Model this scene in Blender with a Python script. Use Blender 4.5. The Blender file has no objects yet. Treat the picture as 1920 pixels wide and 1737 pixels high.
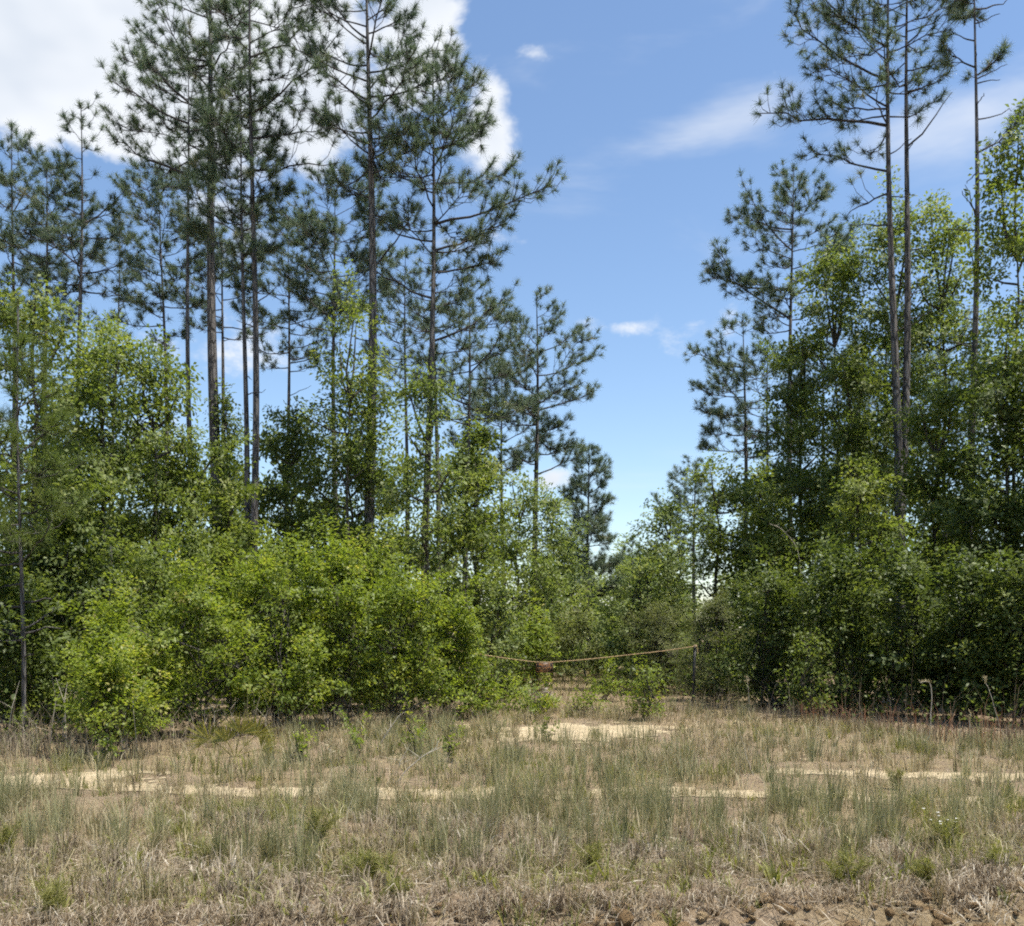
import bpy, math
import numpy as np

# ------------------------------------------------------------------ camera, sky, sun, exposure
sc = bpy.context.scene
EYE, F, HOR = 1.6, 1800.0, 1180.0          # eye height (m), focal length and horizon row of the 1920x1737 photograph
cam_d = bpy.data.cameras.new('camera'); cam = bpy.data.objects.new('camera', cam_d)
sc.collection.objects.link(cam); sc.camera = cam
cam.location = (0, 0, EYE); cam.rotation_euler = (math.radians(90), 0, 0)
cam_d.sensor_fit = 'HORIZONTAL'; cam_d.sensor_width = 36.0; cam_d.lens = 36.0 * F / 1920
cam_d.shift_y = (HOR - 868.5) / 1920
cam_d.clip_start = 0.05; cam_d.clip_end = 3000

SUN_EL, SUN_AZ = math.radians(70), math.radians(112)     # azimuth from +Y towards +X: behind the wood on the right
SUN_STRENGTH, SKY_STRENGTH, EXPOSURE = 4.8, 0.112, 0.84
sd = np.array([math.sin(SUN_AZ) * math.cos(SUN_EL), math.cos(SUN_AZ) * math.cos(SUN_EL), math.sin(SUN_EL)])

world = bpy.data.worlds.new('World'); sc.world = world; world.use_nodes = True
wn, wl = world.node_tree.nodes, world.node_tree.links
wn.clear()

class NT:
    """tiny helper that writes math nodes"""
    def __init__(s, nodes, links): s.n, s.l = nodes, links
    def m(s, op, a, b=None, c=None, clamp=False):
        n = s.n.new('ShaderNodeMath'); n.operation = op; n.use_clamp = clamp
        for i, v in enumerate((a, b, c)):
            if v is None: continue
            if isinstance(v, (int, float)): n.inputs[i].default_value = v
            else: s.l.new(v, n.inputs[i])
        return n.outputs[0]
    def smooth(s, v, a, b):
        n = s.n.new('ShaderNodeMapRange'); n.interpolation_type = 'SMOOTHSTEP'
        s.l.new(v, n.inputs['Value']); n.inputs['From Min'].default_value = a; n.inputs['From Max'].default_value = b
        return n.outputs['Result']
    def noise(s, vec, scale, detail=5, rough=0.55, dist=0.0):
        n = s.n.new('ShaderNodeTexNoise'); n.inputs['Scale'].default_value = scale; n.inputs['Detail'].default_value = detail
        n.inputs['Roughness'].default_value = rough; n.inputs['Distortion'].default_value = dist
        if vec is not None: s.l.new(vec, n.inputs['Vector'])
        return n.outputs['Fac']
    def mix(s, f, a, b):
        n = s.n.new('ShaderNodeMix'); n.data_type = 'RGBA'
        for i, v in ((0, f), (6, a), (7, b)):
            if isinstance(v, (int, float, tuple)): n.inputs[i].default_value = v
            else: s.l.new(v, n.inputs[i])
        return n.outputs[2]

W = NT(wn, wl)
tc = wn.new('ShaderNodeTexCoord'); sep = wn.new('ShaderNodeSeparateXYZ'); wl.new(tc.outputs['Generated'], sep.inputs[0])
dx, dy, dz = sep.outputs
az = W.m('ARCTAN2', dx, dy); el = W.m('ARCSINE', dz)
sky = wn.new('ShaderNodeTexSky'); sky.sky_type = 'NISHITA'; sky.sun_disc = False
sky.sun_elevation = SUN_EL; sky.sun_rotation = SUN_AZ; sky.air_density = 1.0; sky.dust_density = 0.5; sky.ozone_density = 1.0
mp = wn.new('ShaderNodeMapping'); wl.new(tc.outputs['Generated'], mp.inputs[0]); mp.inputs['Scale'].default_value = (1, 1, 1.5)
mp.inputs['Location'].default_value = (3.1, 0.7, 0.4)
n1 = W.noise(mp.outputs[0], 5.5, 7, 0.62, 0.15); n2 = W.noise(mp.outputs[0], 2.2, 2, 0.55)
def blob(X, Y, rx, ry, k, rot=0.0):
    """a cloud's place on the dome as an ellipse in azimuth and elevation"""
    u, v = (X - 960) / F, (HOR - Y) / F
    a0, e0 = math.atan(u), math.atan(v * math.cos(math.atan(u)))
    a, e = W.m('SUBTRACT', az, a0), W.m('SUBTRACT', el, e0)
    c, s_ = math.cos(rot), math.sin(rot)
    p = W.m('DIVIDE', W.m('ADD', W.m('MULTIPLY', a, c), W.m('MULTIPLY', e, s_)), rx / F)
    q = W.m('DIVIDE', W.m('SUBTRACT', W.m('MULTIPLY', e, c), W.m('MULTIPLY', a, s_)), ry / F)
    r2 = W.m('ADD', W.m('MULTIPLY', p, p), W.m('MULTIPLY', q, q))
    return W.m('MULTIPLY', W.m('POWER', 2.718, W.m('MULTIPLY', r2, -1.0)), k)
cum = None
for b in [(110, 60, 340, 170, .60), (470, 110, 330, 170, .46), (800, 10, 80, 110, .50), (925, 235, 48, 80, .40), (915, 170, 40, 30, .2), (40, 180, 260, 90, .3),
          (410, 672, 170, 46, .46), (1045, 895, 62, 26, .36), (1095, 608, 36, 34, .36), (1175, 614, 44, 18, .33), (1000, 100, 46, 18, .27), (620, 250, 260, 60, .25),
          (1010, 570, 50, 36, .25), (1400, 760, 60, 20, .1)]:
    v = blob(*b); cum = v if cum is None else W.m('ADD', cum, v)
wis = None
for b in [(1390, 205, 150, 42, .40, .12), (1850, 210, 210, 60, .42, .1), (1220, 285, 240, 36, .2, .12), (1750, 300, 260, 90, .22), (1300, 60, 300, 50, .1, .2)]:
    v = blob(*b); wis = v if wis is None else W.m('ADD', wis, v)
gen = W.m('MULTIPLY', W.smooth(n2, .56, .75), W.smooth(W.m('ABSOLUTE', az), .55, .8))     # cumulus go on round the rest of the sky
dens_c = W.smooth(W.m('ADD', W.m('ADD', W.m('MULTIPLY_ADD', n1, 2.0, -.5), cum), W.m('MULTIPLY', gen, .5)), .70, 1.0)
mw = wn.new('ShaderNodeMapping'); wl.new(tc.outputs['Generated'], mw.inputs[0]); mw.inputs['Scale'].default_value = (1.2, 1.2, 4.0)
nw = W.noise(mw.outputs[0], 3.5, 5, .6, .3)
dens_w = W.m('MULTIPLY', W.smooth(W.m('ADD', nw, wis), .58, 1.1), .62)
dens = W.m('SUBTRACT', 1, W.m('MULTIPLY', W.m('SUBTRACT', 1, dens_c), W.m('SUBTRACT', 1, dens_w)), clamp=True)
n3 = W.noise(mp.outputs[0], 7.0, 3, .6)
shade = W.smooth(W.m('ADD', W.m('MULTIPLY', n3, .8), W.m('MULTIPLY', cum, -.25)), .0, .42)
CL = .91
ccol = W.mix(shade, (3.9 * CL, 4.3 * CL, 4.9 * CL, 1), (5.3 * CL, 5.5 * CL, 5.8 * CL, 1))
hs = wn.new('ShaderNodeHueSaturation'); hs.inputs['Saturation'].default_value = 1.06; hs.inputs['Value'].default_value = 1.0; wl.new(sky.outputs[0], hs.inputs['Color'])
bg = wn.new('ShaderNodeBackground'); bg.inputs['Strength'].default_value = SKY_STRENGTH
wl.new(W.mix(dens, hs.outputs[0], ccol), bg.inputs['Color'])
wo = wn.new('ShaderNodeOutputWorld'); wl.new(bg.outputs[0], wo.inputs[0])

sun_d = bpy.data.lights.new('sun', 'SUN'); sun_d.energy = SUN_STRENGTH; sun_d.angle = math.radians(0.53); sun_d.color = (1, .95, .86)
sun = bpy.data.objects.new('sun', sun_d); sc.collection.objects.link(sun); sun.location = tuple(sd * 60)
from mathutils import Vector
sun.rotation_euler = Vector(tuple(sd)).to_track_quat('Z', 'Y').to_euler()

vs = sc.view_settings
vs.view_transform = 'Standard'; vs.look = 'None'; vs.exposure = EXPOSURE; vs.gamma = 1; vs.use_curve_mapping = False
cy = sc.cycles
cy.max_bounces = 6; cy.diffuse_bounces = 4; cy.glossy_bounces = 1; cy.transmission_bounces = 4; cy.transparent_max_bounces = 4
cy.caustics_reflective = False; cy.caustics_refractive = False; cy.sample_clamp_indirect = 4
cy.filter_width = 2.0; cy.use_denoising = False; cy.use_adaptive_sampling = True; cy.adaptive_threshold = .026; cy.adaptive_min_samples = 16; cy.use_light_tree = False
world.cycles.sampling_method = 'MANUAL'; world.cycles.sample_map_resolution = 512

# ------------------------------------------------------------------ helpers
COL = sc.collection
def rng(seed): return np.random.default_rng(seed)
def P(X, Y, D): return np.array([(X - 960) / F * D, D, EYE + (HOR - Y) / F * D])
def norm(v): return v / np.maximum(np.linalg.norm(v, axis=-1, keepdims=True), 1e-9)

def hash2(ix, iy, s):
    h = (ix * 374761393 + iy * 668265263 + s * 1274126177) & 0xffffffff
    h = ((h ^ (h >> 13)) * 1103515245) & 0xffffffff
    return ((h ^ (h >> 16)) & 0xffff) / 65535.0
def vnoise(x, y, s=0):
    x, y = np.asarray(x, float), np.asarray(y, float)
    ix, iy = np.floor(x).astype(np.int64), np.floor(y).astype(np.int64)
    fx, fy = x - ix, y - iy
    fx, fy = fx * fx * (3 - 2 * fx), fy * fy * (3 - 2 * fy)
    a, b, c, d = hash2(ix, iy, s), hash2(ix + 1, iy, s), hash2(ix, iy + 1, s), hash2(ix + 1, iy + 1, s)
    return (a * (1 - fx) + b * fx) * (1 - fy) + (c * (1 - fx) + d * fx) * fy
def fbm(x, y, s=0, o=4):
    v, a, t = 0, 1, 0
    for i in range(o):
        v = v + a * vnoise(x * 2 ** i, y * 2 ** i, s + i * 17); t += a; a *= .5
    return v / t

def sstep(a, b, x):
    t = np.clip((x - a) / (b - a), 0, 1); return t * t * (3 - 2 * t)
def crest(x): return 5.57 + .145 * np.asarray(x) + .22 * (vnoise(np.asarray(x) * .9, 3.3, 5) - .5)
def track_y(x): return 9.4 - .11 * np.asarray(x) + .15 * np.sin(np.asarray(x) * .7)
def gz(x, y):
    x, y = np.asarray(x, float), np.asarray(y, float)
    near = sstep(60, 20, y)
    z = near * (.10 * (fbm(x * .5, y * .5, 1) - .5) + .05 * (fbm(x * 2.2, y * 2.2, 2) - .5))
    d = crest(x) - y                                       # > 0 on the bank in front of the crest
    z = z - .62 * sstep(-.15, 1.25, d)
    on = sstep(-.5, .1, d) * sstep(2.5, 1.2, d)
    z = z + on * (.14 * (fbm(x * 3.5, y * 3.5, 7, 5) - .5) + .10 * (np.abs(fbm(x * 8, y * 8, 8, 3) - .5) * 2 - .3))
    z = z - .05 * np.exp(-((y - track_y(x)) / .3) ** 2) * near
    return z

def mesh_np(name, verts, quads=None, tris=None, tint=None, mats=(), smooth=False):
    verts = np.asarray(verts, np.float32)
    q = np.zeros((0, 4), np.int32) if quads is None else np.asarray(quads, np.int32)
    t = np.zeros((0, 3), np.int32) if tris is None else np.asarray(tris, np.int32)
    me = bpy.data.meshes.new(name)
    me.vertices.add(len(verts)); me.vertices.foreach_set('co', verts.ravel())
    nl = q.size + t.size; me.loops.add(nl)
    me.loops.foreach_set('vertex_index', np.concatenate([q.ravel(), t.ravel()]))
    me.polygons.add(len(q) + len(t))
    st = np.concatenate([np.arange(len(q)) * 4, q.size + np.arange(len(t)) * 3]).astype(np.int32)
    me.polygons.foreach_set('loop_start', st)
    if smooth: me.polygons.foreach_set('use_smooth', np.ones(len(q) + len(t), bool))
    if tint is not None:
        a = me.attributes.new('tint', 'FLOAT', 'POINT'); a.data.foreach_set('value', np.asarray(tint, np.float32))
    for m in mats: me.materials.append(m)
    me.update(calc_edges=True)
    return me

class MB:
    """collects geometry for one mesh"""
    def __init__(s): s.v, s.q, s.t, s.a, s.n = [], [], [], [], 0
    def add(s, v, q=None, t=None, tint=.5):
        v = np.asarray(v, float)
        if q is not None: s.q.append(np.asarray(q) + s.n)
        if t is not None: s.t.append(np.asarray(t) + s.n)
        s.v.append(v); s.a.append(np.broadcast_to(np.asarray(tint, float), (len(v),))); s.n += len(v)
    def mesh(s, name, mat, smooth=False):
        c = lambda l, k: np.concatenate(l) if l else np.zeros((0, k), int)
        return mesh_np(name, np.concatenate(s.v), c(s.q, 4), c(s.t, 3), np.concatenate(s.a), (mat,), smooth)
    def build(s, name, mat, parent=None, smooth=False, loc=None):
        if not s.v: return None
        o = bpy.data.objects.new(name, s.mesh(name, mat, smooth)); COL.objects.link(o); o.parent = parent
        if loc is not None: o.location = tuple(loc)
        return o
    def tube(s, pts, rad, sides=6, tint=.5):
        pts = np.asarray(pts, float); k = len(pts); rad = np.broadcast_to(np.asarray(rad, float), (k,))
        d = norm(np.gradient(pts, axis=0))
        up = np.array([0, 0, 1.]) if abs(d[0][2]) < .8 else np.array([1., 0, 0])
        u = norm(np.cross(d, up)); w = np.cross(d, u)
        an = np.arange(sides) * 2 * np.pi / sides
        v = pts[:, None] + rad[:, None, None] * (np.cos(an)[None, :, None] * u[:, None] + np.sin(an)[None, :, None] * w[:, None])
        i = np.arange(k - 1)[:, None] * sides; j = np.arange(sides)[None]; j2 = (j + 1) % sides
        q = np.stack([i + j, i + j2, i + sides + j2, i + sides + j], -1).reshape(-1, 4)
        s.add(v.reshape(-1, 3), q, tint=tint)
    def sticks(s, p0, p1, r0, r1, tint=.5):
        n = len(p0)
        if n == 0: return
        d = norm(p1 - p0); a = np.where(np.abs(d[:, 2:3]) < .8, [[0, 0, 1.]], [[1., 0, 0]])
        u = norm(np.cross(d, a)); w = np.cross(d, u)
        an = np.arange(3) * 2.0944
        ring = np.cos(an)[None, :, None] * u[:, None] + np.sin(an)[None, :, None] * w[:, None]
        r0 = np.broadcast_to(np.asarray(r0, float), (n,)); r1 = np.broadcast_to(np.asarray(r1, float), (n,))
        v = np.concatenate([p0[:, None] + ring * r0[:, None, None], p1[:, None] + ring * r1[:, None, None]], 1)
        b = (np.arange(n) * 6)[:, None, None]
        f = np.array([[0, 1, 4, 3], [1, 2, 5, 4], [2, 0, 3, 5]])[None]
        s.add(v.reshape(-1, 3), (b + f).reshape(-1, 4), tint=tint)
    def leaves(s, p, d, nrm, ln, wd, tint, fold=.12):
        """diamond leaves: base p, direction d, face normal nrm"""
        n = len(p); d = norm(d); side = norm(np.cross(d, nrm)); nn = np.cross(side, d)
        ln = np.broadcast_to(np.asarray(ln, float), (n,))[:, None]; wd = np.broadcast_to(np.asarray(wd, float), (n,))[:, None]
        m = p + d * ln * .5 + nn * ln * fold
        v = np.stack([p, m + side * wd * .5, p + d * ln - nn * ln * fold * .4, m - side * wd * .5], 1).reshape(-1, 3)
        s.add(v, (np.arange(n) * 4)[:, None] + np.arange(4)[None], tint=np.repeat(tint, 4))
    def needles(s, p, ax, k, ln, wd, R, tint, th0=.15, th1=1.5, stem=.14, droop=.10):
        """long-needled tufts at p pointing along ax, k thin needles each"""
        T = len(p)
        if T == 0: return
        ax = norm(ax); a = np.where(np.abs(ax[:, 2:3]) < .8, [[0, 0, 1.]], [[1., 0, 0]])
        u = norm(np.cross(ax, a)); w = np.cross(ax, u)
        ph = R.uniform(0, 2 * np.pi, (T, k)); th = R.uniform(th0, th1, (T, k))
        d = np.cos(th)[..., None] * ax[:, None] + np.sin(th)[..., None] * (np.cos(ph)[..., None] * u[:, None] + np.sin(ph)[..., None] * w[:, None])
        L = (ln if np.ndim(ln) else np.full(T, ln))[:, None] * R.uniform(.7, 1.1, (T, k))
        b = p[:, None] - ax[:, None] * (R.uniform(0, 1, (T, k)) * stem)[..., None]
        tip = b + d * L[..., None]; tip[..., 2] -= droop * L * R.uniform(.3, 1.6, (T, k))
        sd_ = norm(np.cross(d, R.normal(size=(T, k, 3)))) * wd * .5
        v = np.stack([b - sd_, b + sd_, tip], 2).reshape(-1, 3)
        tt = np.clip(np.broadcast_to(np.asarray(tint), (T,))[:, None] + R.normal(0, .12, (T, k)), 0, 1)
        s.add(v, t=np.arange(T * k * 3).reshape(-1, 3), tint=np.repeat(tt.ravel(), 3))
    def blades(s, p, h, wd, lean, az_, R, tint, curl=.5):
        """grass blades: curved strips of two pieces"""
        n = len(p); c, s_ = np.cos(az_), np.sin(az_)
        o = np.stack([c, s_, 0 * c], -1); fa = R.uniform(0, np.pi, n); side = np.stack([np.cos(fa), np.sin(fa), 0 * c], -1)
        l1 = lean * .5; l2 = lean + curl * R.uniform(.2, 1, n)
        mid = p + (o * np.sin(l1)[:, None] + np.array([0, 0, 1.]) * np.cos(l1)[:, None]) * (h * .55)[:, None]
        tip = mid + (o * np.sin(l2)[:, None] + np.array([0, 0, 1.]) * np.cos(l2)[:, None]) * (h * .45)[:, None]
        w = (np.broadcast_to(np.asarray(wd, float), (n,)) * .5)[:, None] * side
        v = np.stack([p - w, p + w, mid + w * .75, mid - w * .75, tip], 1).reshape(-1, 3)
        b = (np.arange(n) * 5)[:, None]
        s.add(v, b + np.array([[0, 1, 2, 3]]), b + np.array([[3, 2, 4]]), tint=np.repeat(np.clip(tint, 0, 1), 5))

def tag(o, label=None, cat=None, group=None, kind=None):
    if label: o['label'] = label
    if cat: o['category'] = cat
    if group: o['group'] = group
    if kind: o['kind'] = kind
    return o
def thing(name, label, cat, loc, group=None):
    o = bpy.data.objects.new(name, None); COL.objects.link(o); o.location = tuple(loc); o.empty_display_size = .2
    return tag(o, label, cat, group)

# ------------------------------------------------------------------ materials
def ramp(nt, fac, stops):
    n = nt.nodes.new('ShaderNodeValToRGB'); e = n.color_ramp.elements
    while len(e) < len(stops): e.new(.5)
    for i, (p, c) in enumerate(stops): e[i].position = p; e[i].color = (*c, 1)
    nt.links.new(fac, n.inputs[0]); return n.outputs[0]
def base_mat(name):
    m = bpy.data.materials.new(name); m.use_nodes = True; nt = m.node_tree
    return m, nt, nt.nodes['Principled BSDF'], nt.nodes['Material Output']
def leaf_mat(name, stops, rough=.45, spec=.4, trans=.4, warm=(1.25, 1.3, .6)):
    m, nt, bs, out = base_mat(name)
    at = nt.nodes.new('ShaderNodeAttribute'); at.attribute_name = 'tint'
    c = ramp(nt, at.outputs['Fac'], stops)
    nt.links.new(c, bs.inputs['Base Color']); bs.inputs['Roughness'].default_value = rough; bs.inputs['Specular IOR Level'].default_value = spec
    mul = nt.nodes.new('ShaderNodeMix'); mul.data_type = 'RGBA'; mul.blend_type = 'MULTIPLY'; mul.inputs[0].default_value = 1
    nt.links.new(c, mul.inputs[6]); mul.inputs[7].default_value = (*warm, 1)
    tr = nt.nodes.new('ShaderNodeBsdfTranslucent'); nt.links.new(mul.outputs[2], tr.inputs[0])
    mx = nt.nodes.new('ShaderNodeMixShader'); mx.inputs[0].default_value = trans
    nt.links.new(bs.outputs[0], mx.inputs[1]); nt.links.new(tr.outputs[0], mx.inputs[2]); nt.links.new(mx.outputs[0], out.inputs[0])
    return m
def bark_mat(name, a, b, scale=9, stretch=.22):
    m, nt, bs, out = base_mat(name); N = NT(nt.nodes, nt.links)
    t = nt.nodes.new('ShaderNodeTexCoord'); mp_ = nt.nodes.new('ShaderNodeMapping'); mp_.inputs['Scale'].default_value = (1, 1, stretch)
    nt.links.new(t.outputs['Object'], mp_.inputs[0])
    vo = nt.nodes.new('ShaderNodeTexVoronoi'); vo.feature = 'DISTANCE_TO_EDGE'; vo.inputs['Scale'].default_value = scale; nt.links.new(mp_.outputs[0], vo.inputs['Vector'])
    f = N.m('MULTIPLY', N.smooth(vo.outputs['Distance'], 0, .18), N.noise(mp_.outputs[0], scale * 2.4, 6))
    nt.links.new(ramp(nt, f, [(0.05, a), (.6, b)]), bs.inputs['Base Color'])
    bs.inputs['Roughness'].default_value = .9; bs.inputs['Specular IOR Level'].default_value = .15
    bp = nt.nodes.new('ShaderNodeBump'); bp.inputs['Distance'].default_value = .03; nt.links.new(f, bp.inputs['Height']); nt.links.new(bp.outputs[0], bs.inputs['Normal'])
    return m
def plain_mat(name, col, rough=.7, metal=0, var=.15, scale=30):
    m, nt, bs, out = base_mat(name); N = NT(nt.nodes, nt.links)
    t = nt.nodes.new('ShaderNodeTexCoord')
    f = N.noise(t.outputs['Object'], scale, 4)
    d = tuple(c * (1 - var * 2) for c in col); l = tuple(min(1, c * (1 + var)) for c in col)
    nt.links.new(ramp(nt, f, [(.3, d), (.7, l)]), bs.inputs['Base Color'])
    bs.inputs['Roughness'].default_value = rough; bs.inputs['Metallic'].default_value = metal
    return m

M = {}
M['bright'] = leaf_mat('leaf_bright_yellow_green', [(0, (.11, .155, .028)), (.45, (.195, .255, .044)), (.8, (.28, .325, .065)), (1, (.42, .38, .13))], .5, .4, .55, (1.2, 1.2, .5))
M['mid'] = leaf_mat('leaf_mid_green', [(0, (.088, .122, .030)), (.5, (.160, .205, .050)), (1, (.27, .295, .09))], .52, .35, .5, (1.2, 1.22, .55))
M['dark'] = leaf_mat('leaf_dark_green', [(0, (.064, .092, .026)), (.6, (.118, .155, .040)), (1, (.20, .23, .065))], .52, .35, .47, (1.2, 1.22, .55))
M['pale'] = leaf_mat('leaf_pale_green', [(0, (.102, .142, .046)), (.5, (.180, .230, .072)), (1, (.29, .315, .12))], .52, .35, .5, (1.18, 1.2, .6))
M['grey'] = leaf_mat('leaf_grey_green', [(0, (.095, .115, .042)), (.5, (.165, .185, .072)), (1, (.26, .265, .12))], .65, .25, .42)
M['needle'] = leaf_mat('pine_needle', [(0, (.078, .110, .070)), (.5, (.122, .160, .098)), (.9, (.19, .215, .125)), (1, (.23, .20, .12))], .5, .4, .38, (1.05, 1.15, .9))
M['needle_young'] = leaf_mat('pine_needle_young', [(0, (.08, .115, .03)), (.5, (.13, .17, .045)), (1, (.19, .22, .07))], .5, .35, .4)
M['feather'] = leaf_mat('weed_feathery', [(0, (.15, .16, .045)), (.5, (.23, .225, .075)), (1, (.33, .30, .12))], .6, .25, .45)
M['bark'] = bark_mat('pine_bark', (.055, .051, .048), (.170, .156, .146))
M['limb'] = bark_mat('pine_limb_bark', (.045, .042, .042), (.125, .112, .105), 25, .5)
M['twig'] = bark_mat('hardwood_bark', (.05, .045, .036), (.14, .125, .10), 20, .4)
M['deadwood'] = plain_mat('bleached_dead_wood', (.42, .37, .29), .85)
M['tan'] = leaf_mat('dry_grass_blade', [(0, (.16, .13, .07)), (.35, (.29, .24, .135)), (.7, (.43, .37, .22)), (1, (.58, .52, .36))], .6, .3, .35, (1.1, 1.05, .85))
M['blue'] = leaf_mat('bluestem_blade', [(0, (.17, .165, .075)), (.5, (.285, .275, .14)), (1, (.42, .40, .24))], .55, .3, .35, (1.1, 1.1, .8))
M['olive'] = leaf_mat('olive_grass_blade', [(0, (.12, .13, .035)), (.5, (.215, .22, .065)), (1, (.33, .31, .12))], .5, .35, .4)
M['dead'] = leaf_mat('dead_grass_blade', [(0, (.12, .095, .065)), (.45, (.27, .22, .155)), (.8, (.42, .36, .265)), (1, (.60, .55, .45))], .65, .3, .3, (1.1, 1, .9))
M['rust'] = leaf_mat('rust_grass_blade', [(0, (.11, .11, .04)), (.5, (.20, .185, .07)), (1, (.30, .26, .12))], .6, .3, .35, (1.2, 1, .7))
M['redbrush'] = leaf_mat('red_dead_brush', [(0, (.10, .05, .03)), (.5, (.22, .115, .07)), (1, (.34, .22, .14))], .7, .2, .35, (1.2, 1, .8))
M['palm'] = leaf_mat('palmetto_frond', [(0, (.10, .11, .02)), (.5, (.20, .19, .035)), (1, (.32, .28, .07))], .4, .45, .4)
M['flower'] = plain_mat('white_petal', (.78, .76, .70), .6, 0, .05)

def ground_material():
    m, nt, bs, out = base_mat('sandy_soil_and_litter'); N = NT(nt.nodes, nt.links)
    t = nt.nodes.new('ShaderNodeTexCoord'); v = t.outputs['Object']
    a = N.noise(v, .55, 6, .6); b = N.noise(v, 4.5, 6, .65); c = N.noise(v, 38, 5, .7)
    litter = ramp(nt, c, [(.25, (.085, .06, .04)), (.5, (.20, .15, .10)), (.75, (.33, .26, .18))])
    soil = ramp(nt, N.m('ADD', N.m('MULTIPLY', b, .6), N.m('MULTIPLY', c, .4)), [(.3, (.105, .078, .042)), (.5, (.20, .152, .088)), (.7, (.33, .265, .165))])
    col = N.mix(N.smooth(N.m('ADD', N.m('MULTIPLY', a, .6), N.m('MULTIPLY', b, .4)), .44, .58), litter, soil)
    nt.links.new(col, bs.inputs['Base Color']); bs.inputs['Roughness'].default_value = .95; bs.inputs['Specular IOR Level'].default_value = .1
    bp = nt.nodes.new('ShaderNodeBump'); bp.inputs['Distance'].default_value = .04; bp.inputs['Strength'].default_value = .9
    nt.links.new(N.m('ADD', N.noise(v, 14, 6, .7), N.m('MULTIPLY', c, .5)), bp.inputs['Height']); nt.links.new(bp.outputs[0], bs.inputs['Normal'])
    return m
def sand_material():
    m, nt, bs, out = base_mat('pale_sand'); N = NT(nt.nodes, nt.links)
    t = nt.nodes.new('ShaderNodeTexCoord'); v = t.outputs['Object']
    c = N.noise(v, 20, 6, .7); b = N.noise(v, 3, 5)
    col = ramp(nt, N.m('ADD', N.m('MULTIPLY', c, .55), N.m('MULTIPLY', b, .45)), [(.32, (.22, .17, .10)), (.5, (.39, .315, .20)), (.7, (.54, .45, .305))])
    nt.links.new(col, bs.inputs['Base Color']); bs.inputs['Roughness'].default_value = .95; bs.inputs['Specular IOR Level'].default_value = .1
    bp = nt.nodes.new('ShaderNodeBump'); bp.inputs['Distance'].default_value = .03; nt.links.new(c, bp.inputs['Height']); nt.links.new(bp.outputs[0], bs.inputs['Normal'])
    return m
def clod_material():
    m, nt, bs, out = base_mat('clay_clod'); N = NT(nt.nodes, nt.links)
    t = nt.nodes.new('ShaderNodeTexCoord'); v = t.outputs['Object']
    oi = nt.nodes.new('ShaderNodeObjectInfo')
    c = N.noise(v, 30, 5, .7)
    col = ramp(nt, N.m('ADD', N.m('MULTIPLY', c, .6), N.m('MULTIPLY', oi.outputs['Random'], .4)), [(.25, (.20, .13, .065)), (.5, (.33, .225, .12)), (.75, (.48, .36, .21))])
    nt.links.new(col, bs.inputs['Base Color']); bs.inputs['Roughness'].default_value = .95; bs.inputs['Specular IOR Level'].default_value = .1
    bp = nt.nodes.new('ShaderNodeBump'); bp.inputs['Distance'].default_value = .02; nt.links.new(c, bp.inputs['Height']); nt.links.new(bp.outputs[0], bs.inputs['Normal'])
    return m
M['ground'], M['sand'], M['clod'] = ground_material(), sand_material(), clod_material()

# ------------------------------------------------------------------ the ground
def grid_mesh(name, xs, ys, mat, dz=0.0, keep=None):
    X, Y = np.meshgrid(xs, ys); Z = gz(X, Y) + dz
    v = np.stack([X, Y, Z], -1).reshape(-1, 3); nx = len(xs)
    i = (np.arange(len(ys) - 1)[:, None] * nx + np.arange(nx - 1)[None])
    q = np.stack([i, i + 1, i + nx + 1, i + nx], -1).reshape(-1, 4)
    if keep is not None:
        q = q[keep(v[q].mean(1))]
        u, inv = np.unique(q.ravel(), return_inverse=True); v = v[u]; q = inv.reshape(-1, 4)
    o = bpy.data.objects.new(name, mesh_np(name, v, q, mats=(mat,), smooth=True)); COL.objects.link(o); return o
far = 13 + np.cumsum(np.geomspace(.4, 220, 26))
xs = np.concatenate([-far[::-1], np.arange(-13, -3.6, .2), np.arange(-3.6, 3.9, .05), np.arange(3.95, 13.01, .2), far])
ys = np.concatenate([[-400, -150, -50, -15, -4, 1, 3, 4, 4.4], np.arange(4.6, 6.6, .04), np.arange(6.6, 26, .2), 26 + np.cumsum(np.geomspace(.4, 260, 28))])
ground = tag(grid_mesh('ground', xs, ys, M['ground']), 'rough sandy ground running from the cut bank into the wood', 'ground', kind='structure')

def sandiness(x, y):
    """1 where bare pale sand shows"""
    n = .6 * (fbm(x * 1.1, y * 1.6, 31, 4) - .5) + .75 * (fbm(x * 4.5, y * 6, 33, 3) - .5)
    t1 = 1.15 * np.exp(-((y - track_y(x)) / .3) ** 2)
    t2 = .8 * np.exp(-((y - track_y(x) - 1.5) / .35) ** 2) * sstep(1, 4, x)
    drive = np.exp(-((x - 1.1 - .02 * (y - 15)) / 1.6) ** 2) * np.exp(-((y - 14.9) / 1.3) ** 2)
    left = .8 * np.exp(-((y - 10.6 - .05 * x) / .5) ** 2) * sstep(-2.5, -5, x)
    return np.clip(np.maximum.reduce([t1 * 1.05, t2, drive * 1.15, left]) + n * 1.15 + .02, 0, 1)
sand = grid_mesh('sandy_track', np.arange(-9, 9, .07), np.arange(7.6, 18, .06), M['sand'], .006, keep=lambda c: sandiness(c[:, 0], c[:, 1]) > .46)
tag(sand, 'pale bare sand of the wheel tracks across the clearing', 'track', kind='structure')

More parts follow.
